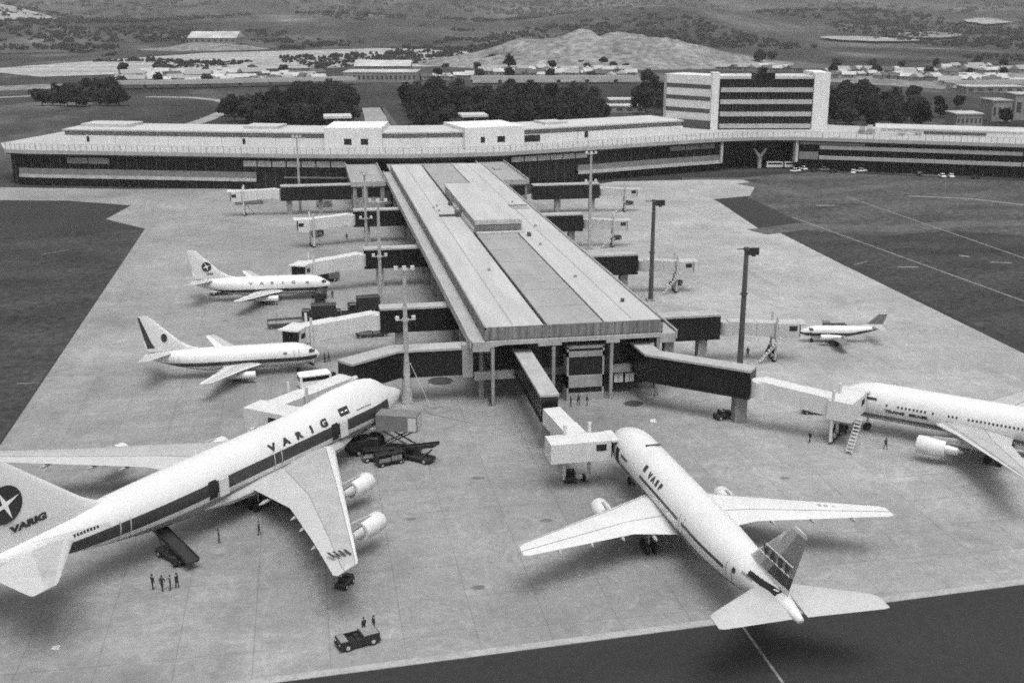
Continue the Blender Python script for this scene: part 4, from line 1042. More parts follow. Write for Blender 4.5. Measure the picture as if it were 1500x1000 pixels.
# to the jumbo: runs along behind the fuselage from the corner walkway
boarding_bridge('white boarding bridge running behind the jumbo fuselage to its far side door', [(4.6, 171.2, 4.5), (-7.4, 160.2, 3.9)], w=3.2, h=2.8, col=.62, cabdir=-38, cabl=4.4, cabback=2.4)
boarding_bridge('white boarding bridge turned at right angles to the tail-on wide-body jet', [(32.7, 151.4, 4.7), (34.3, 139.6, 4.3)], w=2.8, h=2.5, col=.86, cabdir=2, cabl=3.6, cabback=4.6, rot=False, stairs=False)
boarding_bridge('white boarding bridge from the stout column to the twin jet at the right edge', [(66.4, 156.6, 5.2), (76.0, 148.6, 4.1)], w=3.0, h=2.7, col=.9, cabdir=46, cabl=4.4, cabback=2.2)
boarding_bridge('white boarding bridge over the nose of the short twin jet with dark rudder edge', [(10.9, 205.6, 5.2), (-2.8, 202.2, 4.1)], col=.86, cabdir=-118, cabl=2.6, cabback=1.6)
boarding_bridge('white boarding bridge at the nose of the jet with dark disc on its fin', [(10.9, 259.2, 5.2), (-1.6, 255.2, 4.1)], col=.86, cabdir=-115, cabl=2.4, cabback=1.6)
boarding_bridge('nearer of the two empty white boarding bridges on the left', [(10.9, 311.2, 5.2), (-0.6, 308.0, 4.6)], col=.88, cabdir=182, cabl=2.2)
boarding_bridge('empty white boarding bridge farthest up on the left, close to the terminal front', [(-9.4, 360.0, 5.2), (-20.5, 360.4, 4.6)], col=.88, cabdir=180, cabl=2.4)
boarding_bridge('white boarding bridge on the right reaching the small commuter plane', [(73.4, 190.6, 5.2), (83.2, 189.4, 4.6)], w=2.6, h=2.5, m='bridge_dull', col=.88, cabdir=-10, cabl=3.0)
boarding_bridge('empty white boarding bridge on the right, nearest of the three empty ones', [(73.4, 243.6, 5.2), (81.6, 242.6, 4.6)], w=2.6, h=2.5, m='bridge_dull', col=.88, cabdir=-6, cabl=2.6)
boarding_bridge('empty white boarding bridge on the right, second of the three empty ones', [(73.4, 295.8, 5.2), (80.8, 294.6, 4.6)], w=2.6, h=2.5, m='bridge_dull', col=.88, cabdir=-6, cabl=2.6)
boarding_bridge('empty white boarding bridge on the right, farthest one next to the terminal', [(91.2, 348.0, 5.2), (98.6, 347.0, 4.6)], w=2.6, h=2.5, m='bridge_dull', col=.88, cabdir=-6, cabl=2.6)

# ------------------------------------------------------------------ floodlight masts
def mast(label, x, y, h, dark, mid=.5, topbar=1.6, flare=False, side=1):
    m = 'steel_dark' if dark else 'steel'
    o = thing('floodlight_mast', label, 'light mast', (x, y, 0), 0, 'floodlight masts of the apron')
    mb = MB()
    if flare:
        mb.tube((0, 0, 0), (0, 0, h * .42), .95, .42, 12); mb.tube((0, 0, h * .42), (0, 0, h), .42, .24, 12)
    else: mb.tube((0, 0, 0), (0, 0, h), .55 if dark else .42, .34 if dark else .26, 12)
    mb.build('pole', m, o, True)
    MB().box(-.9, .9, -.9, .9, .0, .35).build('base', 'conc', o)
    for zz, n, w in ((h * mid, 2, 1.3 if not dark else .75), (h - .4, 3, topbar)):
        pl = MB().box(-w, w, -.1, .1, zz, zz + .16).box(-.1, .1, -w * .7, w * .7, zz, zz + .16).tube((0, 0, zz - .1), (0, 0, zz + .3), .55, .55, 10).build('platform', m, o)
        for i in range(n):
            xx = -w + 2 * w * i / (n - 1)
            if zz > h * .8 and dark: xx = w * (.35 + .35 * i)
            if dark and zz < h * .8: continue
            MB().box(xx - .3, xx + .3, -.55, -.1, zz + (.17 if not dark else -.9 - .25 * (i % 2)), zz + .8 - (.0 if not dark else .5)).build('floodlight', 'veh_dark' if dark else 'lamp', pl)
    lad = MB()
    for i in range(int(h / .9)): lad.box(-.2, .2, -.62, -.58, .8 + i * .9, .86 + i * .9)
    lad.box(-.24, -.2, -.62, -.58, .5, h - .5).box(.2, .24, -.62, -.58, .5, h - .5).build('ladder', m, o)
    return o
mast('pale floodlight mast with widening foot in front of the jumbo nose', 14.4, 177.5, 22.4, False, .62, 1.3, True)
mast('thin pale floodlight mast rising in front of the middle left walkway', 14.2, 236.5, 23.6, False, .5)
mast('thin pale floodlight mast rising in front of the farthest left walkway', 14.0, 284.5, 22.5, False, .5)
mast('lone thin pale floodlight mast in front of the left terminal arm', -2.3, 364.4, 23.3, False, .3, 1.1)
mast('dark floodlight mast behind the bent front right walkway', 72.7, 181.7, 22.8, True, .64, 1.7)
mast('dark floodlight mast on the right behind the nearest right walkway', 72.9, 235.9, 22.2, True, .48, 1.9)
mast('grey floodlight mast on the right of the pier nearest the terminal', 72.9, 292.1, 25.4, False, .7, 1.2)
# slack cable and stay beside the front mast
tag(MB().tube((14.9, 177.3, 7.0), (17.9, 174.4, .05), .06, .06, 6).build('stay_cable', 'steel'), 'pale stay cable slanting to the ground beside the front left mast', 'cable')
tag(MB().tube((17.2, 171.6, .05), (23.4, 166.2, .05), .07, .07, 6).build('ground_cable', 'line'), 'pale cable lying on the apron in front of the pier corner', 'cable')

# ------------------------------------------------------------------ vehicles
def wheels(o, xs, hw, r, w=.28):
    for x in xs:
        for sgn in (-1, 1):
            t = MB().tube((x, sgn * hw - w / 2, r), (x, sgn * hw + w / 2, r), r, r, 14).build('wheel', 'rubber', o)
            MB().tube((x, sgn * (hw + w / 2), r), (x, sgn * (hw + w / 2 + .02), r), r * .55, r * .5, 10).build('rim', 'steel', t)
def chamfer_box(x0, x1, hw, z0, z1, c=.12, m=0):
    """body shell with softened upper edges"""
    r = []
    for x, k in ((x0, c), (x0 + c, 0), (x1 - c, 0), (x1, c)):
        r.append([Vector((x, y, z)) for y, z in ((-hw + k * .5, z0 + k * .3), (hw - k * .5, z0 + k * .3), (hw - k * .3, z1 - c - k), (hw - c - k, z1 - k), (-hw + c + k, z1 - k), (-hw + k * .3, z1 - c - k))])
    return MB().loft(r, m)
def flatbed(label, loc, rz, m='veh_dark', L=6.6):
    o = thing('flatbed_truck', label, 'truck', (*loc, .012), R(rz))
    chamfer_box(-L / 2, L / 2, .95, .45, .8).build('chassis', 'rubber', o)
    b = MB().box(-L / 2, .7, -1.05, 1.05, .8, .95).box(-L / 2, .7, -1.05, -.97, .95, 1.35).box(-L / 2, .7, .97, 1.05, .95, 1.35).box(-L / 2, -L / 2 + .08, -.97, .97, .95, 1.35)
    b.build('load_bed', 'veh_dark', o)
    c = chamfer_box(.75, L / 2 - 1.1, 1.0, .8, 1.95, .18).build('cab', m, o, True)
    MB().box(.9, L / 2 - 1.35, -1.02, 1.02, 1.35, 1.7).build('side_window', 'glass', c)
    chamfer_box(L / 2 - 1.1, L / 2, .98, .7, 1.3, .15).build('bonnet', m, o, True)
    MB().box(L / 2 - 1.14, L / 2 - 1.08, -.8, .8, 1.35, 1.78).build('windscreen', 'glass', c)
    for sgn in (-1, 1): MB().tube((L / 2 - .01, sgn * .65, .95), (L / 2 + .03, sgn * .65, .95), .13, .13, 10).build('headlight', 'lamp', o)
    wheels(o, (-L / 2 + 1.2, L / 2 - 1.1), .9, .45); return o
def low_tug(label, loc, rz):
    o = thing('aircraft_tug', label, 'tug', (*loc, .012), R(rz))
    b = MB().box(-2.15, 2.15, -.95, .95, .28, .62).box(-2.1, -.3, -.9, .9, .62, 1.16).box(1.15, 2.1, -.9, .9, .62, 1.08).box(-.3, 1.15, -.95, -.85, .62, 1.02).box(-.3, 1.15, .85, .95, .62, 1.02)
    b.build('body', 'veh_dark', o)
    MB().box(-2.0, -.45, -.8, .8, 1.162, 1.2).build('engine_cover', 'veh_grey', o)
    MB().box(1.25, 2.0, -.8, .8, 1.082, 1.11).build('front_deck', 'veh_grey', o)
    for y in (-.4, .4): MB().box(-.2, .25, y - .28, y + .28, .63, .9).box(-.28, -.2, y - .28, y + .28, .63, 1.3).build('seat', 'rubber', o)
    MB().tube((.95, .4, .63), (.8, .4, 1.18), .03, .03, 6).tube((.8, .4, 1.18), (.78, .4, 1.21), .17, .17, 12).build('steering_wheel', 'rubber', o)
    MB().box(2.1, 2.2, -.85, .85, .35, .55).build('bumper', 'rubber', o)
    for y in (-.6, .6): MB().tube((2.1, y, .75), (2.14, y, .75), .1, .1, 10).build('headlight', 'lamp', o)
    wheels(o, (-1.35, 1.35), .86, .4); return o
low_tug('low dark open aircraft tug alone on the near apron, two people behind it', G(524, 943)[:2], 198)
def box_truck(label, loc, rz, L=6.5, H=3.1, body='veh_mid', cab='veh_dark', name='box_truck', cat='truck'):
    o = thing(name, label, cat, (*loc, .012), R(rz))
    chamfer_box(-L / 2, L / 2, .9, .45, .8).build('chassis', 'rubber', o)
    chamfer_box(-L / 2, L / 2 - 1.9, 1.2, .8, H, .08).build('body', body, o)
    c = chamfer_box(L / 2 - 1.8, L / 2, 1.1, .7, 2.3, .22).build('cab', cab, o, True)
    MB().box(L / 2 - .06, L / 2 + .01, -.9, .9, 1.45, 2.0).build('windscreen', 'glass', c)
    for sgn in (-1, 1): MB().box(L / 2 - 1.3, L / 2 - .4, sgn * 1.08, sgn * 1.11, 1.45, 2.0).build('side_window', 'glass', c)
    wheels(o, (-L / 2 + 1.3, L / 2 - .95), .95, .45); return o
def bus(label, loc, rz, L=7.2, name='minibus', band='ink'):
    o = thing(name, label, 'bus', (*loc, .012), R(rz))
    b = chamfer_box(-L / 2, L / 2, 1.15, .4, 2.6, .2).build('body', 'veh_white', o, True)
    for sgn in (-1, 1): MB().box(-L / 2 + .4, L / 2 - .4, sgn * 1.14, sgn * 1.17, 1.45, 2.15).build('side_window', 'glass', b)
    MB().box(L / 2 - .03, L / 2 + .02, -.95, .95, 1.35, 2.2).build('windscreen', 'glass', b)
    MB().box(-L / 2 - .02, -L / 2 + .03, -.9, .9, 1.45, 2.15).build('rear_window', 'glass', b)
    wheels(o, (-L / 2 + 1.4, L / 2 - 1.4), 1.0, .42); return o
def tractor(label, loc, rz, m='veh_dark'):
    o = thing('tow_tractor', label, 'tractor', (*loc, .012), R(rz))
    chamfer_box(-1.5, 1.5, .75, .4, .95, .12).build('body', m, o, True)
    s = MB().box(-.7, -.1, -.5, .5, .95, 1.15).box(-.8, -.7, -.5, .5, .95, 1.6).build('seat', 'rubber', o)
    MB().tube((.35, .2, .95), (.15, .2, 1.4), .03, .03, 6).tube((.15, .2, 1.4), (.13, .2, 1.44), .2, .2, 12).build('steering_wheel', 'rubber', o)
    MB().box(.6, 1.4, -.6, .6, .95, 1.15).build('bonnet', m, o)
    wheels(o, (-.95, .95), .7, .38); return o
def loader(label, loc, rz, L=7.5, hi=3.6, m='veh_dark'):
    """belt loader: low chassis and an inclined belt"""
    o = thing('belt_loader', label, 'belt loader', (*loc, .012), R(rz))
    chamfer_box(-2.6, 2.6, .9, .4, .9, .12).build('chassis', m, o, True)
    MB().beam((-L / 2, 0, .9), (L / 2, 0, hi), 1.5, .25).build('belt', 'rubber', o)
    MB().beam((-L / 2, -.78, .9), (L / 2, -.78, hi), .08, .5).beam((-L / 2, .78, .9), (L / 2, .78, hi), .08, .5).build('side_rail', m, o)
    MB().tube((1.2, -.5, .9), (2.2, -.5, hi - .9), .1, .1, 8).tube((1.2, .5, .9), (2.2, .5, hi - .9), .1, .1, 8).build('lift_arm', 'steel_dark', o)
    MB().box(-2.3, -1.5, .92, 1.35, .5, 1.3).build('seat', 'rubber', o)
    wheels(o, (-1.7, 1.7), .85, .42); return o
def catering(label, loc, rz, lift=2.9):
    o = thing('catering_truck', label, 'catering truck', (*loc, .012), R(rz))
    chamfer_box(-3.6, 3.6, 1.0, .5, .95, .1).build('chassis', 'veh_dark', o)
    b = chamfer_box(-3.4, 2.2, 1.25, .95 + lift, 3.2 + lift, .08).build('body', 'veh_mid', o)
    MB().box(-3.3, -2.2, 1.24, 1.28, 1.1 + lift, 2.9 + lift).build('body_panel', 'bridge_grey', b)
    MB().box(-3.43, -3.39, -.9, .9, 1.1 + lift, 2.9 + lift).build('body_panel', 'bridge_grey', b)
    MB().box(2.2, 3.4, -1.1, 1.1, .95 + lift, 1.1 + lift).build('platform', 'steel', b)
    sc = MB()
    for sgn in (-1, 1):
        sc.beam((-2.8, sgn * .8, .95), (1.6, sgn * .8, .8 + lift), .14, .2).beam((-2.8, sgn * .8, .8 + lift), (1.6, sgn * .8, .95), .14, .2)
    sc.build('scissor_lift', 'steel_dark', o)
    c = chamfer_box(1.9, 3.7, 1.1, .8, 2.3, .2).build('cab', 'veh_dark', o, True)
    MB().box(3.66, 3.72, -.9, .9, 1.45, 2.0).build('windscreen', 'glass', c)
    wheels(o, (-2.3, 2.6), .95, .48); return o
def dolly(label, loc, rz, L=4.2, load=True, group=None):
    o = thing('baggage_cart', label, 'cart', (*loc, .012), R(rz), group)
    MB().box(-L / 2, L / 2, -.8, .8, .5, .65).build('deck', 'veh_dark', o)
    MB().box(-L / 2, -L / 2 + .08, -.8, .8, .65, 1.7).box(L / 2 - .08, L / 2, -.8, .8, .65, 1.7).box(-L / 2, L / 2, -.8, .8, 1.7, 1.78).build('frame', 'veh_dark', o)
    if load: MB().box(-L / 2 + .3, -.1, -.6, .6, .655, 1.2).box(.1, L / 2 - .4, -.55, .6, .655, 1.4).build('load', 'veh_grey', o)
    MB().tube((L / 2, 0, .5), (L / 2 + .9, 0, .35), .05, .05, 6).build('drawbar', 'steel_dark', o)
    wheels(o, (-L / 2 + .7, L / 2 - .7), .7, .28, .2); return o
def tanker(label, loc, rz, L=7):
    o = thing('fuel_tanker', label, 'tanker', (*loc, .012), R(rz))
    chamfer_box(-L / 2, L / 2, .9, .5, .9).build('chassis', 'rubber', o)
    MB().loft([[Vector((x, 1.15 * k * math.cos(t), 1.85 + .95 * k * math.sin(t))) for t in [i * math.pi / 8 for i in range(16)]] for x, k in ((-L / 2, .8), (-L / 2 + .2, 1), (L / 2 - 2.1, 1), (L / 2 - 1.9, .8))]).build('tank', 'veh_dark', o, True)
    c = chamfer_box(L / 2 - 1.75, L / 2, 1.1, .7, 2.4, .2).build('cab', 'veh_dark', o, True)
    MB().box(L / 2 - .05, L / 2 + .01, -.9, .9, 1.5, 2.05).build('windscreen', 'glass', c)
    wheels(o, (-L / 2 + 1.3, L / 2 - 1), .95, .5); return o
# round the jumbo
ct = catering('grey high-lift catering truck raised against the jumbo nose door', (10.7, 156.2), 160, 2.5); ct.scale = (1.08,) * 3
dolly('dark loaded baggage cart in front of the high-lift truck at the jumbo nose', (8.2, 153.4), -10, 4.4)
loader('dark belt loader beside the high-lift truck under the jumbo nose', (13.6, 152.6), -40, 6.5, 2.8)
tractor('small pale tow tractor below the jumbo nose, beside the dark service vehicles', G(546, 674)[:2], 10, 'veh_mid')
box_truck('low dark service truck deep in the shade under the jumbo nose', (6.4, 157.2), 25, 5.6, 2.3, 'veh_dark')
dolly('dark baggage cart under the jumbo belly just behind the belt loader', (9.6, 151.9), 20)
loader('dark belt loader with raised end by the jumbo rear, next to four people', (-17.4, 127.2), 128, 8.4, 3.4)
tractor('small dark tow tractor parked below the near wing tip of the jumbo', (2.0, 117.2), 60).scale = (.85,) * 3
# between the two short twin jets
b_ = bus('white minibus with dark window band on the apron behind the jumbo', G(461, 566)[:2], 14, 5.4)
tractor('dark tow tractor at the front of the white minibus', G(487, 557)[:2], 100)
tanker('dark fuel tanker with rounded tank, just below the nose of the far short twin jet', G(470, 441)[:2], 84, 6.2)
box_truck('dark box truck in the middle of the row behind the nearest left boarding bridge', G(468, 468)[:2], 178, 7.0, 3.3, 'veh_dark')
dolly('long dark baggage cart standing left of the dark box truck', G(424, 479)[:2], 5, 8.5, False)
flatbed('dark flatbed truck with pale load strips, right of the dark box truck', G(505, 466)[:2], 178, 'veh_dark', 6.5)
box_truck('dark service truck with sloping roof line nearest the pier behind the left bridge', G(533, 458)[:2], 186, 6.6, 3.6, 'veh_dark')
mbx = None
dolly('long dark cart under the nearest left boarding bridge by its rotunda', G(545, 493)[:2], 6, 6.2, True)
box_truck('dark truck under the nose of the far short twin jet', G(482, 412)[:2], 200, 4.6, 2.3, 'veh_mid')
box_truck('low white stair truck under the tail of the far short twin jet', G(326, 431)[:2], 182, 5.5, 2.1, 'veh_white', 'veh_white')
dolly('dark cart under the empty left bridge next to its wheels', G(465, 347)[:2], 30, 3.2)
dolly('long dark cart under the farthest left bridge', G(365, 299)[:2], 2, 9, True)
dolly('dark cart between the two farthest left bridges, by the terminal', G(475, 303)[:2], 4, 5, True)
bus('white van parked against the ground floor of the left terminal arm', G(123, 271)[:2], 155, 8.0, 'parked_van')
# right of the pier
tractor('dark tow tractor at the foot of the stout walkway column', G(1059, 613)[:2], 15)
tractor('dark tow tractor under the tail-on jet bridge', G(835, 703)[:2], 80)
tractor('dark tow tractor under the cab of the bridge to the right edge twin jet', G(1229, 634)[:2], 35)
dolly('dark carts line under the bridge to the right edge twin jet', G(1200, 606)[:2], -18, 5.4)
box_truck('dark truck under the wing of the small commuter plane', G(1222, 491)[:2], 172, 4.6, 2.2, 'veh_dark')
tractor('dark tow tractor on the open apron left of the small commuter plane', G(1129, 516)[:2], 60)
tractor('dark tow tractor under the nearest empty bridge on the right', G(990, 418)[:2], 20)
tractor('dark tow tractor under the second empty bridge on the right', G(902, 351)[:2], 20)
tractor('dark tow tractor under the farthest bridge on the right', G(921, 300)[:2], 20)
p = G(957, 618); tag(MB().add([(p.x - .5, p.y, .02), (p.x + .45, p.y - .3, .02), (p.x + .5, p.y + .5, .3), (p.x - .3, p.y + .6, .2)], [(0, 1, 2, 3), (0, 3, 2), (0, 2, 1)]).build('paper_sheet', 'paper'), 'small white sheet of litter lying on the apron right of the pale bridge', 'litter')
p = G(81, 950); tag(MB().add([(p.x - .45, p.y, .02), (p.x + .4, p.y - .2, .02), (p.x + .45, p.y + .3, .22), (p.x - .25, p.y + .35, .15)], [(0, 1, 2, 3), (0, 3, 2), (0, 2, 1)]).build('paper_sheet', 'paper'), 'small white sheet of litter alone on the near left apron', 'litter')
# parked cars along the foot of the right wing
def car(m):
    o = thing('parked_car', 'small pale parked car', 'car', (0, 0, 0))
    chamfer_box(-2.1, 2.1, .85, .3, .85, .12).build('body', m, o, True)
    MB().loft([[Vector((x, y, z)) for y, z in ((-w, .85), (w, .85), (w * .85, h), (-w * .85, h))] for x, w, h in ((-1.7, .78, .86), (-1.1, .78, 1.4), (.4, .78, 1.42), (1.1, .78, .87))]).build('cabin', 'glass', o)
    MB().box(-1.05, .38, -.64, .64, 1.42, 1.46).build('roof', m, o)
    wheels(o, (-1.3, 1.3), .75, .32, .2); return o
cw, cd, ck = car('veh_white'), car('veh_mid'), car('veh_dark')
cars = [(1165, 252, 20, 0, 'white parked car just right of the dark recess under the tower'), (1176, 249, 100, 0, 'white parked car behind the first one, right of the dark recess'),
        (1207, 250, 10, 1, 'grey parked car alone between the two white groups below the right wing'),
        (1250, 254, 60, 0, 'white parked car on the left of the pair in front of the right wing'), (1262, 252, 15, 0, 'white parked car on the right of the pair in front of the right wing'),
        (1275, 250, 5, 1, 'grey parked car behind the pair in front of the right wing'), (1291, 249, 5, 1, 'grey parked car farthest right behind the pair in front of the right wing'),
        (1380, 260, 80, 0, 'white parked car on the left of the far right pair'), (1393, 260, 70, 0, 'white parked car on the right of the far right pair'), (1398, 253, 5, 1, 'grey parked car tucked behind the far right pair'), (1232, 246, 5, 1, 'grey parked car at the wall left of the pair')]
cars += [(1193, 251, 40, 2, 'dark parked car between the first white cars and the lone grey one'), (1222, 253, 15, 2, 'dark parked car right of the lone grey one below the right wing'), (1314, 253, 10, 2, 'dark parked car right of the two grey cars below the right wing'), (1345, 256, 80, 2, 'dark parked car on its own between the pair and the far right pair'), (1430, 262, 20, 2, 'dark parked car farthest right below the right wing')]
first = {0: cw, 1: cd, 2: ck}; used = set()
for (u, v, a, k, lb) in cars:
    o = first[k] if k not in used else copy_tree(first[k]); used.add(k)
    p = G(u, v); place(o, (p.x, p.y, .04), R(a), lb, group='cars parked along the right wing')
for (u, lb) in ((1134, 'pale bus on the left of two parked in the dark recess below the tower'), (1160, 'pale bus on the right of two parked in the dark recess below the tower')):
    p = G(u, 246); bus(lb, (p.x, p.y), -8, 6.5, 'parked_bus')

# ------------------------------------------------------------------ people
def person_mesh(name, pose, cloth):
    """one continuous skinned body; joints in metres, facing +x"""
    V, E, RR = [], [], []
    def j(x, y, z, r, p=None):
        V.append((x, y, z)); RR.append(r); i = len(V) - 1
        if p is not None: E.append((p, i))
        return i
    st = pose.get('stride', .08); lean = pose.get('lean', 0)
    pel = j(0, 0, .95, .145); wa = j(lean * .3, 0, 1.12, .13, pel); ch = j(lean * .7, 0, 1.34, .155, wa); nk = j(lean, 0, 1.5, .06, ch)
    h0 = j(lean + .02, 0, 1.60, .085, nk); h1 = j(lean + .01, 0, 1.70, .1, h0)
    j(lean + .11, 0, 1.63, .02, h0)                               # nose
    for s in (-1, 1):
        hp = j(0, s * .1, .88, .105, pel); kn = j(s * st * .6 + .02, s * .11, .49, .068, hp); an = j(s * st - .02, s * .12, .09, .048, kn)
        j(s * st + .18, s * .14, .045, .042, an)
        sh = j(lean * .95, s * .2, 1.43, .068, ch); bx, bz = pose['arm'][0 if s < 0 else 1]
        el = j(lean * .9 + bx * .4, s * .27, 1.15 + bz * .3, .05, sh); wr = j(lean * .9 + bx, s * .25, .91 + bz, .034, el)
        pa = j(lean * .9 + bx + .04, s * .25, .85 + bz, .038, wr)
        for k in range(4): 
            f = j(lean * .9 + bx + .03 + k * .02, s * .245, .80 + bz + .004 * k, .0105, pa); j(lean * .9 + bx + .04 + k * .02, s * .235, .765 + bz + .006 * k, .009, f)
        t = j(lean * .9 + bx + .085, s * .235, .84 + bz, .011, pa); j(lean * .9 + bx + .11, s * .23, .81 + bz, .009, t)
    me = bpy.data.meshes.new('t'); me.from_pydata(V, E, []); o = bpy.data.objects.new('t', me); COL.objects.link(o)
    sk = o.modifiers.new('s', 'SKIN'); sk.use_smooth_shade = True
    for i, d in enumerate(me.skin_vertices[0].data): d.radius = (RR[i], RR[i]); d.use_root = (i == 0)
    sb = o.modifiers.new('u', 'SUBSURF'); sb.levels = sb.render_levels = 1
    dg = bpy.context.evaluated_depsgraph_get(); out = bpy.data.meshes.new_from_object(o.evaluated_get(dg))
    bpy.data.objects.remove(o); bpy.data.meshes.remove(me); out.name = name
    out.materials.clear()
    for m in (cloth, 'skin', 'rubber'): out.materials.append(M[m])
    hz = .9
    for p in out.polygons:
        c = p.center; hand = abs(c.y) > .2 and any(c.z < .885 + pose['arm'][q][1] and c.x > pose['arm'][q][0] + lean * .9 - .02 and (c.y < 0) == (q == 0) for q in (0, 1)) and c.z > .6
        p.material_index = 1 if (c.z > 1.49 or hand) else (2 if c.z < .1 else 0)
    return out
POSES = [dict(stride=.1, lean=.02, arm=((.06, 0), (.02, 0))), dict(stride=.26, lean=.05, arm=((.2, .06), (-.14, .03))), dict(stride=.05, lean=.0, arm=((.32, .3), (.04, 0)))]
PM = [person_mesh('person', p, c) for p, c in zip(POSES, ('cloth', 'cloth', 'cloth_grey'))]
HAIR = MB().loft([[Vector((.0 + dx + r * .105 * math.cos(t), r * .095 * math.sin(t), z)) for t in [i * math.pi / 6 for i in range(12)]] for z, r, dx in ((1.62, .9, -.035), (1.68, 1.06, -.02), (1.75, .98, -.01), (1.80, .6, 0), (1.815, .1, 0))])
hme = None
def person(label, u, v, rz, k=0, s=1.0, group=None):
    global hme
    p = G(u, v); o = bpy.data.objects.new('person', PM[k]); COL.objects.link(o); tag(o, label, 'person', group)
    place(o, (p.x, p.y, .014), R(rz), scale=s)
    if hme is None: h = HAIR.build('hair', 'hair', o, True); hme = h.data
    else: h = bpy.data.objects.new('hair', hme); COL.objects.link(h); h.parent = o
    h.location.x = POSES[k]['lean']
    return o
row = 'people standing in a row by the belt loader'
for i, (u, v, rz, k) in enumerate(((224, 863, 40, 0), (238, 865, 75, 1), (250, 864, 190, 2), (260, 861, 150, 0))):
    person('%s person in dark clothes in the row of four by the belt loader' % ('leftmost', 'second from left', 'third from left', 'rightmost')[i], u, v, rz, k, 1.04, row)
person('person in dark overalls on the left of the two standing under the jumbo belly', 321, 795, 0, 2)
person('person in dark overalls on the right of the two standing under the jumbo belly', 380, 783, 170, 0)
person('person in dark clothes standing on the left behind the lone low tug', 533, 927, -60, 1, 1.04)
person('person in dark clothes standing on the right behind the lone low tug', 548, 924, 200, 0, 1.04)
for i, (u, v, rz) in enumerate(((836, 596, 20), (847, 593, -60), (860, 594, 190))):
    person('%s of three people in dark clothes before the pier front' % ('leftmost', 'middle one', 'rightmost')[i], u, v, rz, (2, 0, 0)[i], 1.05, 'people before the pier front')
person('person in dark clothes walking left of the bridge to the right edge jet', 1186, 648, 200, 1)
person('person in dark clothes walking in front of the right edge jet engine', 1297, 658, 100, 1)
person('person in dark clothes at the wheels of the bridge to the right edge jet', 1253, 636, 100, 2)
for i, (u, v) in enumerate(((476, 531), (482, 530))):
    person('%s of the two people ahead of the nose of the nearer short twin jet' % ('left one', 'right one')[i], u, v, 160, i)
person('person in dark clothes standing under the empty white bridge on the left', 508, 352, 90, 0, 1.1)
person('person in dark clothes standing right of the dark mast behind the bent walkway', 1095, 523, 90, 0, 1.1)
person('person in dark clothes by the front left column of the pier', 718, 595, 90, 0)
person('person in dark clothes by the nose wheel of the far short twin jet', 487, 437, 90, 0)

# ------------------------------------------------------------------ trees
def tree_proto(h, r, seed, leaf, name='tree', n=1100, ls=1.05):
    q = random.Random(seed)
    o = thing(name, 'tree', 'tree', (0, 0, 0))
    mb = MB().tube((0, 0, -.2), (.15, .1, h * .4), h * .03, h * .02, 7)
    lobes = []
    for i in range(9):
        a = i * 2.4 + q.random(); d = r * (.35 + .35 * q.random()) if i else 0; z = h * (.26 + .46 * q.random()) if i else h * .72
        c = Vector((d * math.cos(a), d * math.sin(a), z)); lobes.append((c, r * (.4 + .22 * q.random())))
        mb.tube((.15, .1, h * .36), c, h * .014, h * .006, 5)
    mb.build('trunk', 'bark', o)
    cb = MB()
    for i in range(n):
        c, lr = q.choice(lobes)
        d = Vector((q.gauss(0, 1), q.gauss(0, 1), q.gauss(0, 1))).normalized() * lr * (q.random() ** .4)
        d.z *= .8; p = c + d
        u = Vector((q.gauss(0, 1), q.gauss(0, 1), q.gauss(0, 1))).normalized(); w = u.orthogonal().normalized(); s = ls * (.45 + .5 * q.random())
        cb.add([p - u * s, p + w * s * .7, p + u * s, p - w * s * .7], [(0, 1, 2, 3)])
    me = bpy.data.meshes.new('crown'); me.from_pydata([tuple(p) for p in cb.v], [], cb.f); me.materials.append(M[leaf])
    c = bpy.data.objects.new('crown', me); COL.objects.link(c); c.parent = o
    return o
TP = [tree_proto(13, 5.2, 1, 'leaf'), tree_proto(11, 4.6, 2, 'leaf'), tree_proto(15, 5.6, 3, 'leaf'), tree_proto(9, 4.4, 4, 'leaf_mid')]
tree_used = set()
def put_tree(p, k, label, group, s=None):
    o = TP[k] if k not in tree_used else copy_tree(TP[k]); tree_used.add(k)
    return place(o, (p.x, p.y, p.z), rnd.random() * 6.28, label, s or (.75 + .5 * rnd.random()), group)
def wood(rows, label, group, step=7.2, ks=(0, 1, 2, 0, 2, 3)):
    for (u0, u1, v) in rows:
        a, b = G(u0, v), G(u1, v); L = (b - a).length; t = 0
        while t < L:
            p = a + (b - a) * (t / L); p.y += rnd.uniform(-9, 9)
            put_tree(p, rnd.choice(ks), label, group); t += step * rnd.uniform(.75, 1.3)
wood([(616, 880, 189), (610, 884, 184), (608, 885, 178), (602, 882, 170), (598, 880, 162), (596, 878, 154), (600, 880, 147)], 'dense dark tree in the wood right of the straight road beyond the terminal', 'trees of the wood right of the straight road', 6.4)
wood([(385, 522, 187), (362, 522, 183), (345, 522, 177), (330, 520, 169), (332, 516, 162), (425, 520, 152), (440, 500, 144)], 'dense dark tree in the wood left of the straight road, beyond the terminal', 'trees of the wood left of the straight road', 6.4)
wood([(1213, 1345, 184), (1213, 1345, 177), (1213, 1335, 169), (1213, 1320, 161), (1212, 1280, 154), (1212, 1250, 147)], 'dense dark tree in the wood right of the tall block', 'trees right of the tall block', 7.2)
wood([(933, 978, 166), (935, 978, 158), (930, 976, 148), (936, 975, 138), (945, 974, 126)], 'tall dark tree left of the tall block', 'trees left of the tall block', 7)
wood([(60, 175, 156), (50, 175, 150), (85, 172, 145), (100, 172, 139), (150, 172, 133)], 'dark tree in the clump on the far left beyond the fields', 'trees of the far left clump', 6.5, (3, 1, 0))
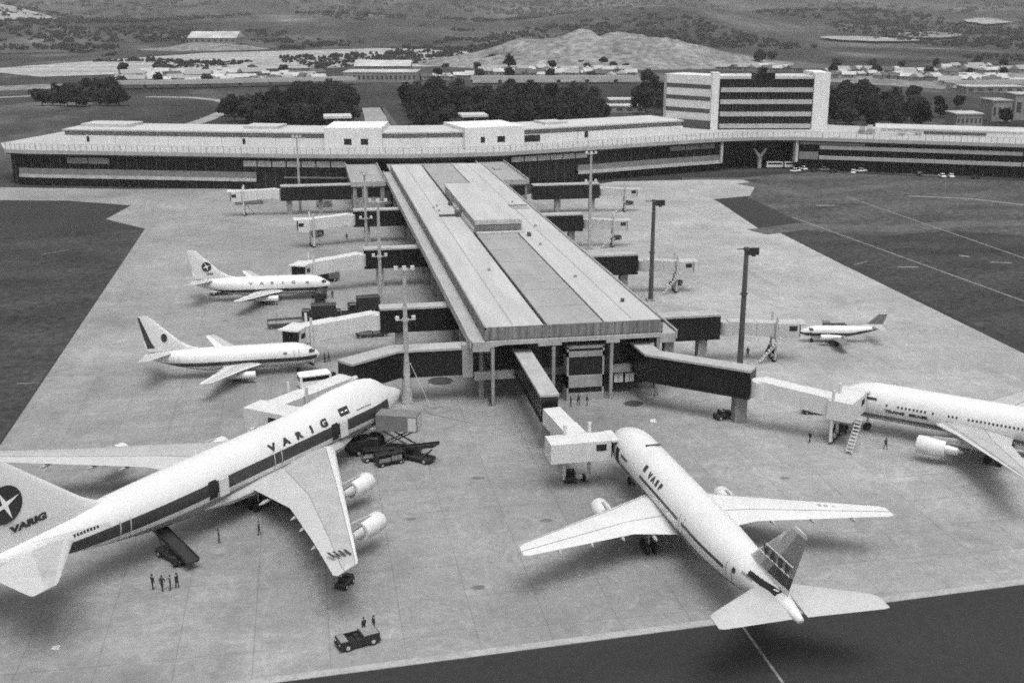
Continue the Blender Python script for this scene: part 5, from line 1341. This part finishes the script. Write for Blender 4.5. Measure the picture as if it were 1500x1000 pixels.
wood([(180, 345, 124), (180, 480, 109), (640, 920, 116), (700, 920, 103), (1220, 1500, 111), (1225, 1480, 99)], 'small dark tree between the far houses', 'trees among the far houses', 34, (3, 1))
wood([(1340, 1395, 172), (1350, 1440, 160), (1240, 1330, 148), (1480, 1500, 182)], 'scattered tree among the small buildings on the far right', 'scattered trees on the right', 16, (3, 1))

# ------------------------------------------------------------------ beyond the terminal: roads, viaduct, houses
road_px([(558, 191), (551, 176), (545, 158)], 12.5, .03)
road_px([(584, 191), (570, 172), (560, 158)], 3, .03, 'road', 'track')
road_px([(262, 188), (300, 176), (332, 163), (352, 154), (400, 147), (430, 142)], 9, .03)
road_px([(215, 142), (280, 143), (320, 147), (350, 154)], 9, .035)
road_px([(-60, 146), (40, 141), (80, 139)], 10, .03)
def viaduct(pts, label, z=5.0):
    P = [G(*p) for p in pts]; o = thing('viaduct', label, 'viaduct', (P[0].x, P[0].y, 0)); T = Matrix.Translation((-P[0].x, -P[0].y, 0))
    MB().strip(offs(P, -7), offs(P, 7), z - 1.2, z).build('deck', 'road', o, xf=T)
    MB().strip(offs(P, -7.3), offs(P, -7.01), z - 1.3, z + 1.3).build('parapet', 'deck', o, xf=T)
    MB().strip(offs(P, 7.01), offs(P, 7.3), z - 1.3, z + 1.3).build('parapet', 'deck', o, xf=T)
    for p, d in along([tuple(q)[:2] for q in P], 24):
        MB().box(p.x - 1, p.x + 1, p.y - 3, p.y + 3, 0, z - 1.2).build('pier_column', 'conc', o, xf=T)
viaduct([(165, 131), (300, 129), (420, 126), (520, 124)], 'long pale low viaduct in front of the far houses on the left')
viaduct([(690, 123), (800, 123), (930, 122)], 'pale low viaduct between the long factory and the tall block')
viaduct([(1390, 131), (1560, 128)], 'pale low viaduct at the far right edge')
def house(L, W, Hh, rh, roof='house_roof'):
    o = thing('house', 'house', 'house', (0, 0, 0))
    MB().box(-L / 2, L / 2, -W / 2, W / 2, 0, Hh).build('wall', 'house_wall', o)
    e = .5
    MB().add([(-L / 2 - e, -W / 2 - e, Hh), (L / 2 + e, -W / 2 - e, Hh), (L / 2 + e, W / 2 + e, Hh), (-L / 2 - e, W / 2 + e, Hh), (-L / 2 - e, 0, Hh + rh), (L / 2 + e, 0, Hh + rh)],
             [(0, 3, 2, 1), (0, 1, 5, 4), (2, 3, 4, 5), (0, 4, 3), (1, 2, 5)]).build('roof', roof, o)
    for x in (-L * .3, L * .15): MB().box(x, x + 1.4, -W / 2 - .04, -W / 2 + .1, .9, 2.3).build('window', 'house_dark', o)
    MB().box(-.4, .6, -W / 2 - .04, -W / 2 + .1, .02, 2.2).build('door', 'house_dark', o)
    return o
HP = [house(10, 7, 2.8, 2.4), house(13, 8, 3.0, 2.8, 'conc'), house(8, 7, 2.7, 2.2), house(11, 7, 2.8, 2.4, 'conc_dark')]
hu = set()
def houses(rows, label, group, step):
    for (u0, u1, v) in rows:
        u = u0
        while u < u1:
            k = rnd.randrange(4); o = HP[k] if k not in hu else copy_tree(HP[k]); hu.add(k)
            p = G(u, v + rnd.uniform(-2.4, 2.0)); place(o, p, rnd.uniform(-.8, .8) + (.5 if rnd.random() < .3 else 0), label, (.95 + .4 * rnd.random()), group)
            u += step * rnd.uniform(.7, 1.35)
houses([(172, 345, 121), (192, 345, 113)], 'small gabled house in the far left settlement behind the viaduct', 'houses of the far left settlement', 12.5)
houses([(355, 480, 119), (365, 470, 112)], 'small gabled house between the far left settlement and the long factory', 'houses left of the long factory', 12.5)
houses([(690, 925, 112), (720, 925, 107), (625, 690, 116)], 'small gabled house behind the wood, between the factory and the tall block', 'houses left of the tall block', 13)
houses([(1216, 1370, 114), (1216, 1340, 108), (1300, 1480, 117), (1350, 1500, 108), (1385, 1460, 102), (1390, 1500, 123), (1060, 1190, 104)], 'small gabled house in the settlement right of the tall block', 'houses right of the tall block', 12.5)
def shed(name, label, cat, u0, u1, v, depth, h, roof='house_roof', win=10, flat=False, z0=0.0):
    a, b = G(u0, v), G(u1, v); L = (b - a).length; c = (a + b) / 2
    o = thing(name, label, cat, (c.x, c.y, z0), math.atan2(b.y - a.y, b.x - a.x))
    MB().box(-L / 2, L / 2, 0, depth, -1, h).build('wall', 'house_wall', o)
    if flat: MB().box(-L / 2 - .5, L / 2 + .5, -.5, depth + .5, h, h + .6).build('roof', roof, o)
    else:
        MB().add([(-L / 2 - 1, -1, h), (L / 2 + 1, -1, h), (L / 2 + 1, depth + 1, h), (-L / 2 - 1, depth + 1, h), (-L / 2 - 1, depth / 2, h + depth * .16), (L / 2 + 1, depth / 2, h + depth * .16)],
                 [(0, 3, 2, 1), (0, 1, 5, 4), (2, 3, 4, 5), (0, 4, 3), (1, 2, 5)]).build('roof', roof, o)
    for i in range(win):
        x = -L / 2 + L * (i + .25) / win; MB().box(x, x + L / win * .5, -.08, .1, h * .3, h * .7).build('window', 'house_dark', o)
    return o
shed('factory', 'long pale flat-roofed factory with dark window row beyond the straight road', 'factory', 503, 610, 121, 42, 8, win=16, flat=True)
shed('factory_hall', 'pale hall standing behind the long factory', 'factory', 520, 600, 112, 30, 9, win=9)
shed('guard_building', 'small pale flat-roofed building in the clearing left of the tall block', 'building', 893, 935, 158, 18, 4.5, win=5, flat=True)
shed('guard_building', 'low pale building in front of the clearing left of the tall block', 'building', 885, 945, 165, 14, 3.5, win=4, flat=True)
shed('site_building', 'small pale-roofed building with windows behind the right wing', 'building', 1400, 1438, 186, 16, 6.5, win=6, flat=True)
shed('site_building', 'grey block with dark window row at the right edge behind the terminal', 'building', 1452, 1480, 178, 18, 11, 'conc', win=4, flat=True)
shed('site_building', 'pale tall gable block at the right edge behind the terminal', 'building', 1484, 1510, 176, 14, 14, win=2, flat=True)
shed('long_shed', 'long low pale shed on the far right beyond the houses', 'shed', 1415, 1500, 136, 20, 4, win=6, flat=True)

# ------------------------------------------------------------------ far fields and hills
def terr(x, y):
    r = math.hypot(x, y); az = math.degrees(math.atan2(x, y))
    h = 0.0
    def ridge(r0, w, hh, a0, aw):
        return hh * math.exp(-((r - r0) / w) ** 2) * math.exp(-((az - a0) / aw) ** 2)
    h += ridge(2500, 420, 26, -14, 10) + ridge(3000, 500, 40, 1, 8) + ridge(2600, 420, 45, 17, 6) + ridge(3300, 600, 46, 27, 9) + ridge(3400, 500, 34, -22, 10) + ridge(3520, 260, 50, -13.5, 3.2)
    t = max(0, min(1, (r - 3200) / 5200)); t = t * t * (3 - 2 * t)
    h += t * (330 + 60 * math.sin(az * .16 + 1))
    k = max(0, min(1, (r - 1900) / 900))
    n = noise.fractal(Vector((x / 900, y / 900, .3)), 1.0, 2.0, 5)
    h += k * n * (16 + 34 * t) + max(0, min(1, (r - 1900) / 700)) * 3
    return h - 1.2 + min(1, max(0, (r - 1750) / 300)) * 1.3
mb = MB(); NR, NA = 90, 150
rr = [1400 * (11500 / 1400) ** (i / NR) for i in range(NR + 1)]
for r in rr:
    for j in range(NA + 1):
        a = R(-38 + 96 * j / NA); x, y = r * math.sin(a), r * math.cos(a); mb.v.append(Vector((x, y, terr(x, y))))
for i in range(NR):
    for j in range(NA):
        k = i * (NA + 1) + j; mb.f.append([k, k + 1, k + NA + 2, k + NA + 1]); mb.m.append(0)
struct('hills', mb, 'hill', smooth=True)
# bare spoil hill in the middle distance
def mound(c, rx, ry, h, rot, m, name, seed, z0=-.6, n=40):
    mb = MB(); ca, sa = math.cos(rot), math.sin(rot)
    for i in range(n + 1):
        for j in range(n + 1):
            u, v = -1 + 2 * i / n, -1 + 2 * j / n; d = math.hypot(u, v)
            e = max(0, 1 - d); z = h * (e * e * (3 - 2 * e)) ** .8
            x, y = u * rx, v * ry; X, Y = c[0] + x * ca - y * sa, c[1] + x * sa + y * ca
            z *= 1 + .5 * noise.fractal(Vector((X / 60 + seed, Y / 60, 0)), 1.0, 2.0, 5)
            mb.v.append(Vector((X, Y, z + z0)))
    for i in range(n):
        for j in range(n):
            k = i * (n + 1) + j; mb.f.append([k, k + 1, k + n + 2, k + n + 1]); mb.m.append(0)
    return struct(name, mb, m, smooth=True)
p = G(880, 92); mound((p.x, p.y), 225, 160, 30, -.18, 'earth', 'bare_hill', 2.0)
p = G(975, 95); mound((p.x, p.y), 150, 90, 12, -.18, 'earth_light', 'bare_hill', 5.0)
p = G(300, 72); mound((p.x, p.y), 110, 80, 8, 0, 'earth', 'bare_hill', 7.0)
def field(pts, m, name='field', z=.12):
    P = [G(*q) for q in pts]; me = MB().add([(p.x, p.y, z) for p in P], [tuple(range(len(P)))]); return struct(name, me, m)
field([(-40, 103), (90, 93), (300, 78), (560, 71), (740, 74), (700, 97), (540, 99), (330, 102), (200, 108), (60, 113)], 'stubble', z=.2)
field([(300, 93), (480, 84), (690, 78), (640, 88), (430, 97)], 'earth_light', z=.35)
field([(-40, 128), (60, 124), (180, 121), (170, 126), (60, 131), (-40, 136)], 'earth', z=.2)
field([(185, 113), (260, 102), (345, 104), (350, 121), (180, 122)], 'earth', z=.1)
field([(690, 105), (930, 100), (940, 120), (690, 122)], 'earth', z=.1)
field([(1215, 104), (1500, 98), (1560, 122), (1400, 132), (1215, 120)], 'earth', z=.1)
# pale cleared patches lying on the hill slopes
def patch_on_hill(az0, az1, r0, r1, m, name='cleared_land', n=14, up=2.0, seed=0):
    mb = MB()
    for i in range(n + 1):
        for j in range(n + 1):
            a = R(az0 + (az1 - az0) * i / n); ed = .5 * noise.noise(Vector((i * .45 + seed, 0, 0))); ev = max(.06, math.sin(math.pi * (i + .3) / (n + .6)) ** .7); r = (r0 + r1) / 2 + (r1 - r0) * ev * (j / n - .5 + ed * .4)
            x, y = r * math.sin(a), r * math.cos(a); mb.v.append(Vector((x, y, terr(x, y) + up)))
    for i in range(n):
        for j in range(n):
            k = i * (n + 1) + j; mb.f.append([k, k + 1, k + n + 2, k + n + 1]); mb.m.append(0)
    return struct(name, mb, m, smooth=True)
patch_on_hill(-16.5, -10.9, 3140, 3480, 'earth_light', seed=1, up=4)
patch_on_hill(24.6, 29.0, 2060, 2230, 'earth_light', seed=3, up=4)
patch_on_hill(27.6, 30.8, 2230, 2420, 'earth', seed=8, up=4)
patch_on_hill(30.8, 32.8, 2700, 3000, 'earth_light', seed=4, up=5)
shed('hall_on_rise', 'long white-roofed hall on the bare rise at the far left', 'hall', 276, 346, 68, 60, 8, 'house_roof', 8, False, z0=terr(*G(308, 68)[:2]) + 3)
# single trees on and round the bare hill
for (u, v, s) in ((953, 83, 1.9), (938, 86, 1.1), (864, 92, 1.3), (850, 96, 1.0), (722, 92, 1.5), (745, 95, 1.2), (884, 96, .9), (898, 97, .9), (1112, 92, 1.3), (1130, 90, 1.2)):
    p = G(u, v + 4); p.z = 0 if v > 90 else 4
    put_tree(p, rnd.choice((0, 2, 3)), 'dark tree standing alone by the bare hill', 'single trees by the bare hill', s)
# scrub and woods of the far hills: one mass
mb = MB(); q = random.Random(5)
for i in range(13000):
    a = R(q.uniform(-17, 38)); r = 1240 * (6800 / 1240) ** q.random(); x, y = r * math.sin(a), r * math.cos(a)
    if noise.fractal(Vector((x / 420, y / 700, 3.3)), 1.0, 2.0, 4) < (.3 if r < 2000 and a < R(11) else (.1 if r < 2000 else -.02)): continue
    c = Vector((x, y, terr(x, y))); s = q.uniform(2.2, 6.5) * (.6 + r / 4500)
    for k in range(5):
        d = c + Vector((q.gauss(0, s * .7), q.gauss(0, s * .7), s * (.2 + .6 * q.random()))); u = Vector((q.gauss(0, 1), q.gauss(0, 1), q.gauss(0, .6))).normalized(); w = u.orthogonal().normalized(); t = u.cross(w); e = s * q.uniform(.4, .7)
        mb.add([d - u * e, d + w * e, d + u * e, d - w * e, d + t * e, d - t * e], [(0, 1, 4), (1, 2, 4), (2, 3, 4), (3, 0, 4), (1, 0, 5), (2, 1, 5), (3, 2, 5), (0, 3, 5)])
me = bpy.data.meshes.new('hill_woods'); me.from_pydata([tuple(p) for p in mb.v], [], mb.f); me.materials.append(M['leaf'])
o = bpy.data.objects.new('hill_woods', me); COL.objects.link(o); tag(o, 'dark scrub and woods covering the far hills', 'woods', None, 'stuff')

# ------------------------------------------------------------------ air
hz = MB().box(-20000, 20000, -1900, 20000, -3, 720)
hm = bpy.data.materials.new('haze'); hm.use_nodes = True; nt = hm.node_tree
nt.nodes.remove(nt.nodes['Principled BSDF'])
pv = nt.nodes.new('ShaderNodeVolumePrincipled'); pv.inputs['Color'].default_value = (.8, .8, .8, 1); pv.inputs['Density'].default_value = HAZE = 9e-5
pv.inputs['Anisotropy'].default_value = .2
nt.links.new(pv.outputs['Volume'], nt.nodes['Material Output'].inputs['Volume'])
me = bpy.data.meshes.new('haze'); me.from_pydata([tuple(p) for p in hz.v], [], hz.f); me.materials.append(hm)
ho = bpy.data.objects.new('haze', me); COL.objects.link(ho); tag(ho, 'thin grey haze over the far hills', 'haze', None, 'stuff')

# ------------------------------------------------------------------ light: overcast, a broad soft sun ahead of the camera
SUN_EL, SUN_AZ = R(70), R(175)         # azimuth from +Y towards +X
w = bpy.data.worlds.new('World'); scene.world = w; w.use_nodes = True; nt = w.node_tree
sky = nt.nodes.new('ShaderNodeTexSky'); sky.sky_type = 'NISHITA'; sky.sun_disc = False; sky.sun_elevation = SUN_EL; sky.sun_rotation = SUN_AZ
sky.air_density = 1.0; sky.dust_density = 4.0
bw = nt.nodes.new('ShaderNodeRGBToBW'); nt.links.new(sky.outputs[0], bw.inputs[0])
bg = nt.nodes['Background']; nt.links.new(bw.outputs[0], bg.inputs['Color']); bg.inputs['Strength'].default_value = .15
sl = bpy.data.lights.new('sun', 'SUN'); sl.energy = 1.5; sl.angle = R(38); sl.color = (1, 1, 1)
so = bpy.data.objects.new('sun', sl); COL.objects.link(so)
d = Vector((math.sin(SUN_AZ) * math.cos(SUN_EL), math.cos(SUN_AZ) * math.cos(SUN_EL), math.sin(SUN_EL)))
so.rotation_euler = d.to_track_quat('Z', 'Y').to_euler()
scene.view_settings.view_transform = 'Standard'; scene.view_settings.look = 'None'; scene.view_settings.exposure = .62; scene.view_settings.gamma = 1
scene.cycles.max_bounces = 5; scene.cycles.diffuse_bounces = 3; scene.cycles.glossy_bounces = 2; scene.cycles.volume_bounces = 0
scene.cycles.use_denoising = False
scene.cycles.use_adaptive_sampling = True; scene.cycles.adaptive_threshold = .09; scene.cycles.adaptive_min_samples = 40
scene.cycles.pixel_filter_type = 'GAUSSIAN'; scene.cycles.filter_width = 2.0
